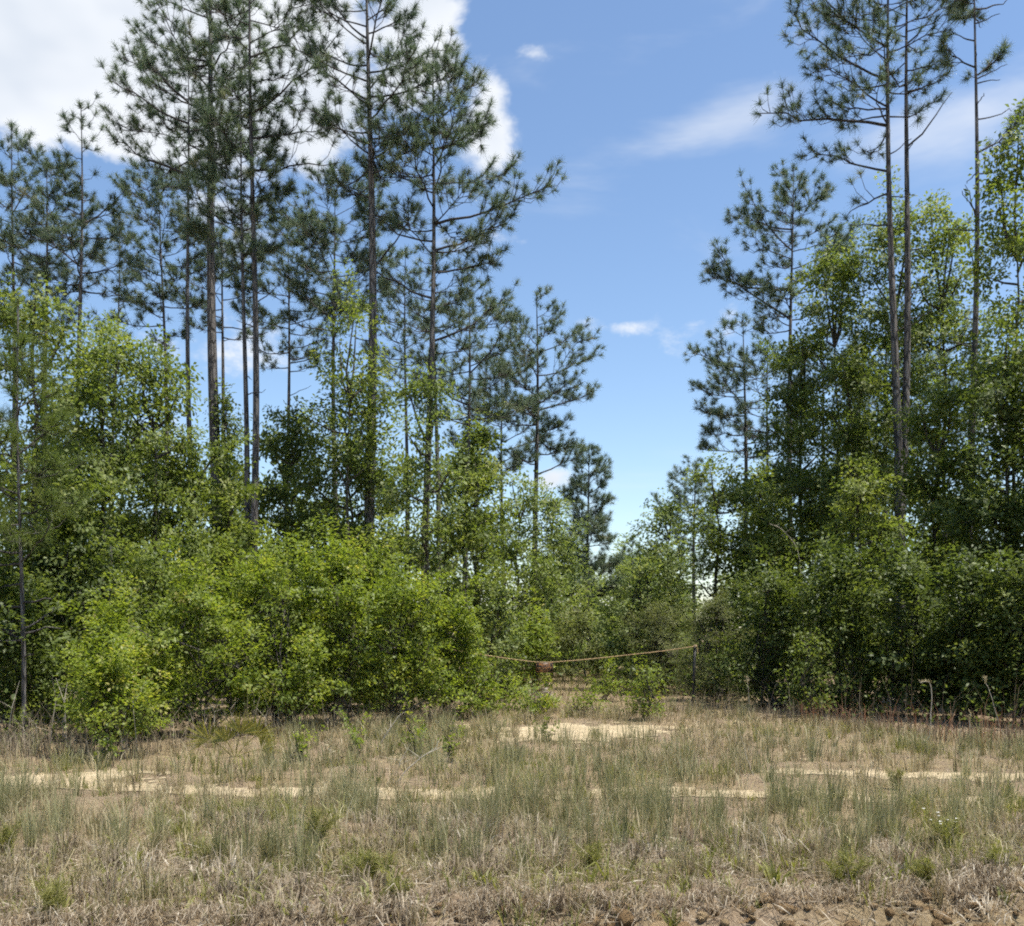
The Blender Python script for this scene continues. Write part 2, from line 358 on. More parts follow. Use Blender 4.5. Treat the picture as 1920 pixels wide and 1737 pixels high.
# clods of clay on the cut bank
R = rng(77)
def clod_mesh(seed):
    import bmesh
    r = rng(seed); bm = bmesh.new(); bmesh.ops.create_icosphere(bm, subdivisions=2, radius=1)
    ax_ = norm(r.normal(size=(7, 3))); am = r.uniform(-.35, .3, 7)
    for v in bm.verts:
        q_ = np.array(v.co); v.co *= float(np.clip(.95 + (am * np.maximum(0, ax_ @ q_) ** 3).sum() + r.uniform(-.09, .09), .5, 1.3))
    me = bpy.data.meshes.new('clod'); bm.to_mesh(me); bm.free(); me.materials.append(M['clod']); return me
cl = [clod_mesh(i) for i in range(7)]
for i in range(300):
    x = R.uniform(.3, 3.5) if i < 235 else R.uniform(-1.2, 1.4)
    y = float(crest(x)) - R.uniform(-.04, .42)
    s = .012 + .04 * R.random() ** 2.2 * (1.25 if R.random() < .12 else 1)
    o = bpy.data.objects.new('clod', cl[i % 7]); COL.objects.link(o); o.parent = ground
    o.location = (x, y, float(gz(x, y)) + s * .2); o.scale = (s * R.uniform(.8, 1.4), s * R.uniform(.8, 1.2), s * R.uniform(.6, .95)); o.rotation_euler = (R.normal(0, .3), R.normal(0, .3), R.uniform(0, 6.28))

# ------------------------------------------------------------------ pines
def pine(name, label, X, D, topY, botY, hw, trunk_px, Xtop=None, seed=0, dens=1.0, group=None, limbs=(), root=None, mat='needle',
         up=.55, needle=.27, k=63, gap=.10, stubs=5, tuft_w=.011, first=.30, profile='open', dX=0, baseX=None):
    R = rng(seed); Xtop = X if Xtop is None else Xtop
    bx = ((X if baseX is None else baseX) - 960) / F * D; by = D; bz = float(gz(bx, by))
    if root is None: root = thing(name, label, 'pine tree', (bx, by, bz), group)
    org = np.array(root.location)
    H = P(X, topY, D)[2] - bz; CB = max(.4, P(X, botY, D)[2] - bz); RW = hw * D / F * 1.12
    r0 = trunk_px * D / F * .5
    xt = (Xtop - 960) / F * D
    t = np.linspace(0, 1, 26); ph = R.uniform(0, 6, 3)
    tp = np.stack([bx + (xt - bx) * t + .05 * np.sin(t * 7 + ph[0]) * (H / 15), by + .06 * np.sin(t * 6 + ph[1]) * (H / 15), bz - .25 + (H + .25) * t], -1) - org
    def trunk_at(h): 
        s = np.clip((h + .25) / (H + .25), 0, 1); return np.array([np.interp(s, t, tp[:, j]) for j in range(3)])
    def trunk_r(h): return max(.012, r0 * (1 - np.clip(h / H, 0, 1) ** 1.5 * .93))
    tb = MB(); tb.tube(tp, [trunk_r(x * H) * (1 + .5 * max(0, .04 - x) / .04) for x in t], 10); tb.build('trunk', M['bark'], root, True)
    main = MB(); br, tufts, axes = main, [], []
    def limb(p0, dirh, L, rise, r, endless=False, sec=1.0):
        n = 7; s = np.linspace(0, 1, n); wob = R.normal(0, .035 * L, (n, 3)) * s[:, None]
        if L < .15: return
        a, b = rise
        pts = p0 + dirh[None] * (L * s)[:, None] + np.array([0, 0, 1.])[None] * (L * (a * s + b * s ** 2))[:, None] + wob
        br.tube(pts, r * (1 - .8 * s) + .004, 4)
        if endless: return
        side = np.array([-dirh[1], dirh[0], 0]); sg = R.choice([-1, 1])
        nb = max(2, int(L / .168 * dens * sec)); ss = np.sort(R.uniform(first, 1, nb)); ss[-1] = 1
        for s1 in ss:
            p = np.array([np.interp(s1, s, pts[:, j]) for j in range(3)])
            if s1 == 1: e = p; ax = norm(pts[-1] - pts[-2] + np.array([0, 0, .35]))
            else:
                sg = -sg; l = R.uniform(.35, .95) * (.6 + .5 * min(1, L / 2)) * (1.15 - .5 * s1)
                d = norm(dirh * R.uniform(.3, .9) + side * sg * R.uniform(.3, 1) + np.array([0, 0, R.uniform(-.15, .7)]))
                m = p + d * l * .6; e = m + norm(d + np.array([0, 0, .9])) * l * .5
                br.sticks(np.stack([p, m]), np.stack([m, e]), [.011, .008], [.008, .005]); ax = norm(e - m)
                if R.random() < .42 * dens:
                    d2 = norm(d + R.normal(0, .6, 3) + np.array([0, 0, .3])); e2 = p + d * l * .35 + d2 * l * .5
                    br.sticks((p + d * l * .35)[None], e2[None], .008, .005); tufts.append(e2); axes.append(norm(d2 + [0, 0, .3]))
            tufts.append(e); axes.append(ax)
    nb = int((H - CB) / .24 * dens ** .5) + 5; ga = R.uniform(0, 6)
    for i in range(nb):
        u = (i + R.uniform(-.3, .3)) / nb; u = np.clip(u, 0, .985); h = CB + (H - CB) * u
        ga += 2.4 + R.normal(0, .5)
        if R.random() < gap: continue
        if profile == 'open': pr = (.62 + .38 * math.sin(math.pi * min(1, u * 1.15))) * (1 - u ** 2.6) + .12
        elif profile == 'cone': pr = (1 - u) ** .8 * .95 + .08
        else: pr = math.sqrt(max(0, 1 - (2 * u - .85) ** 2 / 1.4)) * .95 + .08
        L = RW * pr * R.uniform(.6, 1.12)
        el_ = up * (.25 + .95 * u) + R.normal(0, .16)
        dirh = np.array([math.cos(ga), math.sin(ga), 0])
        limb(trunk_at(h), dirh, L, (math.tan(np.clip(el_ - .25, -.5, 1.1)), R.uniform(.15, .45)), min(trunk_r(h) * .5, .009 + .009 * L))
    top = trunk_at(H); tufts.append(top); axes.append(np.array([0, 0, 1.]))
    for j in range(4): tufts.append(trunk_at(H - .18 * j) + R.normal(0, .06, 3)); axes.append(norm(np.array([R.normal(0, .5), R.normal(0, .5), 1])))
    for (Y0, X1, Y1, dd, kind) in limbs:                    # limbs the photograph shows singly
        h = P(X, Y0, D)[2] - bz; p0 = trunk_at(h); p1 = P(X1, Y1, D) + np.array([0, dd, 0]) - org
        v = p1 - p0; L = math.hypot(v[0], v[1]); dirh = np.array([v[0], v[1], 0]) / L; sl = v[2] / L
        br = MB(); limb(p0, dirh, L, (sl * .6, sl * .4), .012 + .009 * L, kind == 'dead', 1.15 if kind == 'live' else .6); br.build('limb', M['limb'], root, True)
    br = main
    for i in range(stubs):
        h = R.uniform(max(.5, CB * .45), CB); a = R.uniform(0, 6.28)
        limb(trunk_at(h), np.array([math.cos(a), math.sin(a), 0]), R.uniform(.2, .9), (R.uniform(-.2, .5), R.uniform(-.2, .4)), .014, True)
    tag(br.build('branches', M['limb'], root, True), kind='stuff')
    nd = MB(); T = np.array(tufts); A = np.array(axes)
    nd.needles(T, A, k, needle * R.uniform(.8, 1.05, len(T)), tuft_w, R, np.clip(R.normal(.45, .2, len(T)), 0, 1), droop=.12)
    tag(nd.build('crown', M[mat], root), kind='stuff')
    return root

GL, GR, GF = 'tall pines of the left wood', 'tall pines of the right wood', 'far pines beyond the track'
pine('pine_tree', 'slim pine whose trunk stands left of the thick straight trunk, crown leaning left', 365, 25, 95, 330, 120, 12, 348, 11, 1.15, GL,
     limbs=[(325, 190, 235, .5, 'live'), (230, 215, 165, -.4, 'live'), (190, 250, 60, .3, 'live'), (300, 280, 330, .4, 'thin')])
pine('pine_tree', 'thickest pine trunk of the left wood, between the slim pine and the forked pine', 411, 27, -190, 330, 135, 23, 388, 12, 1.1, GL,
     limbs=[(120, 250, 40, .5, 'live'), (60, 480, -20, .2, 'live')])
tw = pine('pine_tree', 'forked twin-stemmed pine, dense dark crown low on one stem', 476, 24, -170, 200, 130, 15, 474, 13, .95, GL,
     limbs=[(110, 590, 20, .3, 'live'), (215, 640, 75, -.3, 'live'), (260, 610, 225, .3, 'live'), (320, 620, 290, .4, 'thin')], baseX=474)
pine('pine_tree', '', 458, 24.2, 190, 500, 88, 13, 453, 14, 1.9, root=tw, baseX=466, profile='round', gap=.03)
pine('pine_tree', 'big straight pine mid left wood, its crown cut off by the top edge', 695, 23.5, -150, 345, 135, 22, 692, 15, 1.2, GL,
     limbs=[(190, 575, 75, .4, 'live'), (75, 600, -40, .3, 'live'), (290, 620, 225, -.2, 'live'), (300, 790, 190, .4, 'live'), (170, 780, 40, -.3, 'live'), (370, 640, 345, .1, 'dead'), (500, 780, 370, .3, 'thin')])
pine('pine_tree', 'tall pine with a long limb reaching right over the open sky', 797, 24, 95, 480, 135, 16, 815, 16, 1.45, GL,
     limbs=[(420, 1015, 360, -.2, 'live'), (470, 960, 395, .3, 'live'), (280, 925, 215, .2, 'live'), (230, 900, 150, -.3, 'live'), (510, 930, 480, .4, 'live'), (560, 680, 480, .3, 'thin')])
pine('pine_tree', 'slender pine standing close on the right of the long-limbed pine', 823, 26, 470, 700, 95, 12, 815, 17, 1.1, GL, limbs=[(640, 960, 545, .2, 'live')])
pine('pine_tree', 'mid-height pine left of the round-topped pine at the gap', 872, 30, 545, 800, 105, 12, 880, 18, 1.3, GL, limbs=[(700, 960, 590, .2, 'live'), (760, 780, 700, .3, 'thin')])
pine('pine_tree', 'round-topped pine beside the sky gap with a bare lower trunk', 1005, 34, 550, 870, 108, 13, 1006, 19, 1.5, GL, needle=.27, limbs=[(770, 1115, 730, .2, 'live'), (890, 1090, 850, .1, 'live')])
pine('pine_tree', 'thin-topped pine at upper left, spindly leader above dense branches', 152, 27, 195, 560, 90, 13, 148, 20, 1.1, GL, profile='cone', limbs=[(420, 235, 340, .3, 'live'), (500, 60, 400, .2, 'live')])
pine('pine_tree', 'pine at the left edge with a rounded crown top', 22, 29, 240, 600, 75, 12, 25, 21, 1.3, GL, limbs=[(400, 70, 270, .2, 'live')])
pine('pine_tree', 'dense pine crown between the left edge and the thin-topped pine', 88, 28, 300, 610, 88, 13, 85, 22, 1.5, GL, profile='round')
pine('pine_tree', 'small-crowned pine left of the slim pine, thin trunk against white cloud', 318, 33, 320, 640, 82, 10, 300, 23, 1.5, GL, profile='round', limbs=[(560, 230, 480, .3, 'live')])
pine('pine_tree', 'leaning thin pine between the thin-topped pine and the small-crowned pine', 205, 31, 400, 640, 55, 8, 222, 24, 1.0, GL)
pine('pine_tree', 'yellowish round-crowned pine behind the big straight pine', 632, 33, 355, 640, 105, 12, 625, 25, 1.7, GL, profile='round', needle=.27, limbs=[(600, 545, 520, .3, 'live')])
pine('pine_tree', 'pine with a low dark crown behind the forked pine', 540, 36, 420, 700, 85, 10, 540, 26, 1.3, GL, profile='round')
pine('pine_tree', 'pine with a dark crown just behind the thick trunk', 415, 35, 400, 640, 95, 11, 418, 27, 1.5, GL, profile='round')
pine('pine_tree', 'thin dark pine behind the long-limbed pine, low crown', 760, 36, 470, 760, 80, 10, 762, 28, 1.2, GL)
pine('pine_tree', 'bushy small pine tucked left of the round-topped pine', 945, 38, 680, 900, 85, 9, 940, 29, 1.5, GL, profile='round')
pine('pine_tree', 'conical young pine standing alone in the sky gap', 1102, 44, 838, 1120, 72, 9, 1103, 30, 2.3, GF, profile='cone', needle=.30, tuft_w=.011, gap=.05)
pine('pine_tree', 'smallest far pine low in the sky gap', 1186, 62, 1008, 1150, 42, 6, 1186, 31, 1.5, GF, profile='cone', needle=.34, tuft_w=.014, gap=.05)
pine('pine_tree', 'far pine with a spreading top at the right of the gap', 1300, 50, 866, 1060, 68, 9, 1303, 32, 1.5, GF, needle=.31, tuft_w=.011, gap=.05)
# right wood
rt = pine('pine_tree', 'twin-trunked tall pine with long limbs reaching left over the sky', 1688, 23, -160, 250, 120, 18, 1664, 41, 1.1, GR,
     limbs=[(150, 1490, 20, .3, 'live'), (90, 1500, -30, -.2, 'live'), (235, 1430, 195, .2, 'live'), (200, 1540, 130, -.3, 'live'), (320, 1530, 265, .3, 'live'), (215, 1590, 215, .4, 'live'), (360, 1590, 395, .3, 'thin'), (420, 1600, 415, .2, 'dead')])
pine('pine_tree', '', 1692, 23.2, -160, 130, 85, 17, 1711, 42, .85, root=rt, baseX=1680, limbs=[(275, 1788, 165, .1, 'dead'), (80, 1770, 0, .2, 'thin'), (170, 1770, 140, .2, 'live')], stubs=9)
pine('pine_tree', 'bare slender pine near the right edge with few live limbs', 1819, 21.5, -130, 20, 60, 15, 1830, 43, 2.0, GR,
     limbs=[(130, 1770, 75, .2, 'live'), (145, 1875, 95, .2, 'live'), (290, 1912, 225, .1, 'live'), (20, 1900, -10, .2, 'dead'), (80, 1790, 55, .1, 'dead')], stubs=22)
pine('pine_tree', 'dense-topped pine standing left of the twin-trunked pine', 1478, 31, 308, 620, 105, 12, 1486, 44, 1.5, GR,
     limbs=[(545, 1325, 520, .3, 'live'), (470, 1390, 350, -.2, 'live'), (430, 1380, 400, .3, 'live'), (560, 1590, 440, .2, 'live'), (600, 1330, 470, -.3, 'live')])
pine('pine_tree', 'shorter pine at the edge of the gap with drooping left limbs', 1400, 35, 590, 850, 95, 11, 1395, 45, 1.5, GR, needle=.27, limbs=[(690, 1308, 660, .2, 'live'), (780, 1320, 770, .2, 'live')])
pine('pine_tree', 'thin pine trunk between the shorter pine and the dense-topped pine', 1438, 34, 640, 860, 75, 9, 1440, 46, 1.3, GR)
pine('pine_tree', 'thin background pine right of the dense-topped pine', 1543, 36, 620, 880, 85, 9, 1545, 47, 1.2, GR)
pine('pine_tree', 'dark background pine just left of the twin trunks', 1660, 34, 560, 860, 90, 11, 1660, 48, 1.2, GR)
pine('pine_tree', 'background pine between the twin trunks and the bare pine', 1760, 36, 560, 880, 90, 10, 1762, 49, 1.2, GR)
# the young pine by the left edge
pine('young_pine', 'young pine at the left edge with soft bright needles and a thin pale stem', 45, 13.5, 560, 1040, 85, 9, 32, 51, 2.0, mat='needle_young', needle=.27, k=80, tuft_w=.005, up=.9, gap=0, stubs=12, profile='cone')

# ------------------------------------------------------------------ broadleaf trees and shrubs
LEAF_COUNT = [0]
def broadleaf(name, label, cat, X, D, topY, botY, hw, mat, seed, leaf=.085, lai=1.9, shape='tree', trunk_px=0, group=None, stems=1, lobes=None, shoots=6, wr=.52, woody=.3, loose=1.0, Yd=0.9):
    R = rng(seed); c0 = P(X, 0, D); bx, by = c0[0], c0[1]; bz = float(gz(bx, by))
    root = thing(name, label, cat, (bx, by, bz), group)
    H = P(X, topY, D)[2] - bz; CB = (.03 if hw < 80 or D > 18 else .22) if shape == 'bush' else max(.05, P(X, botY, D)[2] - bz); RW = hw * D / F
    n = lobes or int(np.clip(6 + 2.4 * RW * (H - CB) / 2, 8, 20) * (1.5 if shape == 'bush' else 1))
    if cat == 'shrub' and D < 20 and hw > 80: shoots *= 4; loose = max(loose, 1.7)
    lc, lr = [], []
    for i in range(n):
        u = (i + R.uniform(.1, .9)) / n
        if shape == 'tree': e = math.sin(math.pi * (.16 + .74 * u)) ** .7
        elif shape == 'bush': e = (1 - u ** 2.2) ** .5 * R.uniform(.75, 1.08)
        else: e = (1 - u) ** .75 + .08
        a = i * 2.4 + R.uniform(-.6, .6); rr = RW * (R.uniform(.38, .56) if shape != 'bush' else R.uniform(.26, .5)) * (.6 + .4 * e)
        q = max(0, RW * e - rr * .8) * R.uniform(.55, 1.05)
        z = CB + (H - CB) * u; z = min(max(z, CB + rr * .55), H - rr * .75)
        lc.append([math.cos(a) * q, math.sin(a) * q * Yd, z]); lr.append([rr, rr * Yd, rr * R.uniform(.6, .85)])
    lc, lr = np.array(lc), np.array(lr)
    leaf = leaf * 1.12; wid = leaf * wr; area = 2 * RW * (H - CB) * (.72 if shape != 'cone' else .5)
    nl = int(min(lai * area / (.5 * leaf * wid) * 1.45, 52000)); per = 40 if RW > .5 else 12; nc = max(7, nl // per)
    pick = R.choice(n, nc, p=(lr[:, 0] * lr[:, 2]) / (lr[:, 0] * lr[:, 2]).sum())
    v = norm(R.normal(size=(nc, 3))); rad = R.uniform(0, 1, nc) ** .36 * R.normal(1, .11 * loose, nc)
    cc = lc[pick] + v * lr[pick] * rad[:, None]
    cc[:, 2] = np.maximum(cc[:, 2], .08 + R.uniform(0, .25, nc))
    ax = norm(v * np.array([1, 1, .5]) + np.array([0, 0, .25]) + R.normal(0, .4, (nc, 3)))
    L = np.minimum(leaf * R.uniform(3.5, 7, nc), RW * R.uniform(.5, 1.2, nc)); pw = min(1, RW / (leaf * 5))
    # upright shoots that stick out of the outline
    for i in range(shoots):
        j = R.integers(n); d = norm(np.array([R.normal(0, .5), R.normal(0, .5), 1])); p = lc[j] + d * lr[j] * .95
        m = R.integers(2, 5); st = p + d * np.arange(m)[:, None] * leaf * 3
        cc = np.concatenate([cc, st]); ax = np.concatenate([ax, np.repeat(d[None], m, 0)]); L = np.concatenate([L, np.full(m, leaf * 3.5)])
    nc = len(cc)
    ctint = np.clip(R.normal(.46, .17, nc) + .14 * (fbm(cc[:, 0] * .9 + seed, cc[:, 2] * .9, seed) - .5) * 2, 0, 1)
    t = R.uniform(0, 1, (nc, per)); a = ax[:, None]
    perp = R.normal(size=(nc, per, 3)); perp -= (perp * a).sum(-1, keepdims=True) * a; perp = norm(perp)
    pos = cc[:, None] + a * ((t - .4) * L[:, None])[..., None] + perp * np.array([1, 1, .4]) * (pw * leaf * R.uniform(0, 2.3, (nc, per)))[..., None]
    d = norm(a * R.uniform(.1, .9, (nc, per, 1)) + perp + np.array([0, 0, -.15]))
    vv = np.concatenate([v, np.repeat([[0, 0, 1.]], nc - len(v), 0)]); nr = norm(np.array([0, 0, .75]) + .7 * vv[:, None] + R.normal(0, .34, (nc, 1, 3)) + R.normal(0, .33, (nc, per, 3)))
    lt = np.clip(ctint[:, None] + R.normal(0, .15, (nc, per)), 0, 1)
    lb = MB(); lb.leaves(pos.reshape(-1, 3), d.reshape(-1, 3), nr.reshape(-1, 3), leaf * R.uniform(.6, 1.15, nc * per), wid * R.uniform(.75, 1.2, nc * per), lt.ravel())
    LEAF_COUNT[0] += nc * per
    # stems, limbs and twigs
    wb = MB(); r0 = (trunk_px * D / F * .5) if trunk_px else (.012 + .009 * H)
    tb = MB()
    for s in range(stems):
        off = R.normal(0, .12 * (stems > 1) * max(.5, RW * .7), 2); tgt = lc[R.integers(n)] if stems > 1 else np.array([0, 0, H * .82])
        k = 9; u = np.linspace(0, 1, k)[:, None]; b = np.array([off[0], off[1], -.12])
        pts = b + (tgt - b) * np.concatenate([u ** 1.5, u ** 1.5, u], 1) + R.normal(0, .02 * H ** .5, (k, 3)) * np.array([1, 1, .2]) * u
        tb.tube(pts, r0 * (1 - .75 * u[:, 0]) / (1 if stems == 1 else 2.0), 6)
        for j in range(n):
            if stems > 1 and R.random() < .5: continue
            h = np.clip((lc[j, 2] - R.uniform(.2, .6) * lr[j, 0] * 1.6) / max(tgt[2], .1), .12, .95)
            p0 = np.array([np.interp(h, u[:, 0], pts[:, m]) for m in range(3)]); e = lc[j] + R.normal(0, .1, 3) * lr[j]
            mid = (p0 + e) / 2 + np.array([0, 0, -.08]) * np.linalg.norm(e - p0) + R.normal(0, .05, 3)
            wb.tube(np.stack([p0, mid, e, e + norm(e - mid) * lr[j, 0] * .5]), np.array([.5, .4, .22, .08]) * r0, 5)
    sel = np.where(R.random(nc) < woody)[0]; sel = sel[sel < len(pick)]
    p1 = cc[sel] + ax[sel] * (L[sel] * .5)[:, None]; p0 = lc[pick[sel]] * .55 + cc[sel] * .45 - np.array([0, 0, .1]) * lr[pick[sel], :1]
    wb.sticks(p0, cc[sel], .3 * leaf * .3, .005); wb.sticks(cc[sel], p1, .005, .002)
    tb.build('trunk' if stems == 1 else 'stems', M['twig'], root, True); tag(wb.build('branches', M['twig'], root), kind='stuff')
    tag(lb.build('crown' if cat == 'tree' else 'foliage', M[mat], root), kind='stuff')
    return root

BL = lambda *a, **k: broadleaf('broadleaf_tree', a[0], 'tree', *a[1:], **k)
SH = lambda *a, **k: broadleaf('shrub', a[0], 'shrub', *a[1:], **{'shoots': 7, **k})
G1, G2, G3, G4 = 'hardwoods of the left wood', 'hardwoods of the right wood', 'bright bushes along the clearing', 'shrubs closing the far end of the track'
# left hardwoods
BL('broadleaf tree in the left corner, glossy leaves, behind the young pine', 70, 17, 545, 1180, 150, 'mid', 101, lai=2.0, group=G1, leaf=.09)
BL('tallest rounded glossy tree of the left wood, below the thin-topped pine', 195, 18, 600, 1120, 150, 'pale', 102, lai=2.0, group=G1, leaf=.09)
BL('broadleaf tree with a sloping right side beside the slim pine trunk', 290, 19, 660, 1150, 120, 'mid', 103, group=G1, leaf=.095)
BL('low leafy tree wrapping the foot of the slim pine', 365, 20, 800, 1150, 95, 'mid', 104, group=G1, leaf=.09)
BL('pointed small tree between the thick pine trunk and the forked pine', 425, 27, 735, 1100, 55, 'dark', 105, shape='cone', group=G1, leaf=.11)
BL('leafy tree at the foot of the forked pine', 430, 20.5, 890, 1180, 80, 'mid', 106, group=G1, leaf=.09)
BL('dark dense tree right of the forked pine, against the low cloud', 550, 26, 755, 1180, 95, 'dark', 107, lai=2.3, group=G1, leaf=.11, trunk_px=8)
BL('loose leafy tree climbing against the big straight pine', 655, 22.2, 590, 900, 100, 'mid', 108, lai=1.15, group=G1, leaf=.10, loose=1.8, trunk_px=10, lobes=12)
BL('deep green tree under the big straight pine', 655, 23.5, 760, 1180, 105, 'dark', 109, lai=2.2, group=G1, leaf=.11)
BL('light airy tree in front of the long-limbed pine', 800, 21, 700, 1100, 78, 'pale', 110, lai=1.3, group=G1, leaf=.095, loose=1.5, lobes=11)
BL('leafy tree between the airy tree and the gap', 890, 23, 850, 1180, 95, 'mid', 111, group=G1, leaf=.10)
BL('soft green tree below the round-topped pine', 970, 27, 890, 1200, 95, 'pale', 112, group=G1, leaf=.11)
BL('feathery green tree at the left side of the gap', 1035, 32, 930, 1200, 70, 'pale', 113, group=G1, leaf=.12, shape='bush')
# bright bushes along the clearing, from the left edge to the track
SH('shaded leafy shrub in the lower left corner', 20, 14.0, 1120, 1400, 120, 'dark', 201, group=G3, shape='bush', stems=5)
SH('low bright shrub at the front left, lit yellow green down to the grass', 205, 12.0, 1262, 1425, 100, 'bright', 202, leaf=.058, group=G3, shape='bush', stems=6, lai=2.2)
SH('tall bush behind the low bright shrub on the left', 215, 14.2, 1170, 1380, 140, 'bright', 203, leaf=.062, group=G3, shape='bush', stems=6)
SH('broad bright bush in front of the slim pine', 370, 14.3, 1090, 1370, 150, 'bright', 204, leaf=.062, group=G3, shape='bush', stems=6)
SH('middle bright bush below the forked pine, bare stems at its foot', 510, 15.0, 1070, 1310, 145, 'bright', 205, leaf=.062, group=G3, shape='bush', stems=7, woody=.6)
SH('peaked yellow-green bush, highest of the bright bushes', 630, 15.8, 1045, 1330, 130, 'bright', 206, leaf=.066, group=G3, shape='bush', stems=6, shoots=14)
SH('bright bush under the airy tree', 745, 16.3, 1105, 1340, 115, 'bright', 207, leaf=.066, group=G3, shape='bush', stems=6)
SH('rightmost bright bush, where the rope disappears', 835, 17.2, 1135, 1330, 85, 'bright', 208, leaf=.066, group=G3, shape='bush', stems=6)
SH('small bright shrub at the foot of the rightmost bright bush', 905, 17.2, 1270, 1345, 38, 'bright', 209, leaf=.07, group=G3, shape='bush', stems=4, shoots=3)
SH('olive bush filling the shade behind the broad bright bush', 300, 16.2, 1040, 1300, 160, 'mid', 210, group=G3, shape='bush', stems=5)
SH('green bush between the peaked bush and the big straight pine', 690, 19, 1055, 1300, 140, 'mid', 211, group=G3, shape='bush', stems=5, leaf=.09)
SH('green bush behind the forked pine foot', 500, 18.5, 1030, 1280, 140, 'mid', 212, group=G3, shape='bush', stems=5, leaf=.09)
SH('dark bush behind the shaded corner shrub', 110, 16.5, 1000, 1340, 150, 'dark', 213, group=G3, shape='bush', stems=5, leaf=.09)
# far end of the track
SH('green shrub left of the sign behind the bright bush', 940, 22, 1105, 1260, 65, 'pale', 221, group=G4, shape='bush', stems=4, leaf=.095)
SH('small lit shrub behind the rope left of the sign', 1005, 24, 1150, 1240, 48, 'bright', 222, group=G4, shape='bush', stems=4, leaf=.09)
SH('pale shrub below the conical young pine', 1060, 36, 1040, 1230, 75, 'pale', 223, group=G4, shape='bush', stems=4, leaf=.12)
SH('dull shrub straight behind the sign', 1085, 29, 1150, 1250, 65, 'grey', 224, group=G4, shape='bush', stems=4, leaf=.10)
SH('pale shrub at the vanishing end of the track', 1165, 46, 1070, 1220, 80, 'pale', 225, group=G4, shape='bush', stems=4, leaf=.15)
SH('low far shrub right of the vanishing end', 1235, 42, 1040, 1220, 75, 'pale', 226, group=G4, shape='bush', stems=4, leaf=.14)
SH('fine grey-green thicket behind the rope and post', 1235, 23.5, 1130, 1300, 105, 'grey', 227, group=G4, shape='bush', stems=9, leaf=.055, lai=1.4, woody=.9, wr=.3)
SH('grey-green thicket right of the post', 1345, 21, 1120, 1330, 90, 'grey', 228, group=G4, shape='bush', stems=9, leaf=.055, lai=1.5, woody=.9, wr=.3)
SH('leafy shrub above the thicket left of the post', 1210, 28, 1050, 1230, 90, 'pale', 229, group=G4, shape='bush', stems=4, leaf=.11)
SH('low bright shrub on the sand in the middle of the track', 1005, 17.2, 1296, 1350, 55, 'bright', 230, group=G4, shape='bush', stems=5, leaf=.06, shoots=0)
SH('low shrub just right of the middle shrub on the track', 1090, 17.6, 1298, 1345, 45, 'bright', 231, group=G4, shape='bush', stems=5, leaf=.06, lai=1.0, shoots=0)
SH('low yellow-green shrub at the left of the track floor behind the middle shrub', 955, 19.0, 1285, 1335, 40, 'bright', 233, group=G4, shape='bush', stems=4, leaf=.06, lai=1.0, shoots=2)
SH('low bright growth on the track floor just behind the rope', 1130, 21.5, 1270, 1318, 48, 'bright', 234, group=G4, shape='bush', stems=4, leaf=.06, lai=.9, shoots=2)
SH('upright green shrub in front of the rope left of the post', 1210, 17.0, 1248, 1345, 44, 'bright', 232, group=G4, shape='bush', stems=5, leaf=.06, lai=1.1, shoots=3)
# right hardwoods
BL('tree with pale spreading sprays at the right side of the gap', 1255, 31, 935, 1180, 72, 'pale', 301, group=G2, leaf=.12, loose=1.6)
BL('leafy tree below the shorter pine at the gap', 1345, 28, 870, 1200, 90, 'mid', 302, group=G2, leaf=.11)
BL('green tree below the dense-topped pine', 1440, 25, 890, 1250, 95, 'mid', 303, group=G2, leaf=.10)
BL('tall grey-green oak left of the twin trunks', 1570, 27, 470, 1000, 115, 'mid', 304, group=G2, leaf=.11, lai=1.5, trunk_px=10, loose=1.4)
BL('tall oak behind the twin trunks, top above the others', 1680, 26, 380, 950, 120, 'pale', 305, group=G2, leaf=.11, lai=1.5, trunk_px=10, loose=1.4)
BL('tall oak between the twin trunks and the bare pine', 1770, 25, 375, 950, 95, 'pale', 306, group=G2, leaf=.11, lai=1.6, trunk_px=10, loose=1.4)
BL('large-leaved tree at the right edge, top beside the bare pine', 1905, 20, 255, 900, 105, 'mid', 307, group=G2, leaf=.11, lai=1.5, trunk_px=10, loose=1.5, wr=.5)
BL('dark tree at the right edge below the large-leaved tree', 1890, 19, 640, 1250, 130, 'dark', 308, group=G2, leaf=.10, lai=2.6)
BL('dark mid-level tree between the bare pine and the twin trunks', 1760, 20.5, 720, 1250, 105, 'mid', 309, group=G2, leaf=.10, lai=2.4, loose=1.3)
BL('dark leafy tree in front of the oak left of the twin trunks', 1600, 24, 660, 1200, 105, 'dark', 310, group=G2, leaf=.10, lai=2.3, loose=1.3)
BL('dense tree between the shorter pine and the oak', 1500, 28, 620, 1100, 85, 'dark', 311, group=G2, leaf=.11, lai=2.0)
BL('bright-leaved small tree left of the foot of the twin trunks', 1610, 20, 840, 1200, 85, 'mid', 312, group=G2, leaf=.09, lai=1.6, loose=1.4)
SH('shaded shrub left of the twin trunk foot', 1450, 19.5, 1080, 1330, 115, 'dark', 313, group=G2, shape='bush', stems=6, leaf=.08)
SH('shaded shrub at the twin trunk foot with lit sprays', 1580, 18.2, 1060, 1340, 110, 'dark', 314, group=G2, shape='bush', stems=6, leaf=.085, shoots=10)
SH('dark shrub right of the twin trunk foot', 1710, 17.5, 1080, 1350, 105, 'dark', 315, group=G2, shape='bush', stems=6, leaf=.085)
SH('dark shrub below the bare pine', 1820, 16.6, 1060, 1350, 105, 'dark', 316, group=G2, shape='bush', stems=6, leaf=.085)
SH('dark shrub cut by the right edge', 1920, 15.8, 1070, 1380, 105, 'dark', 317, group=G2, shape='bush', stems=6, leaf=.085)
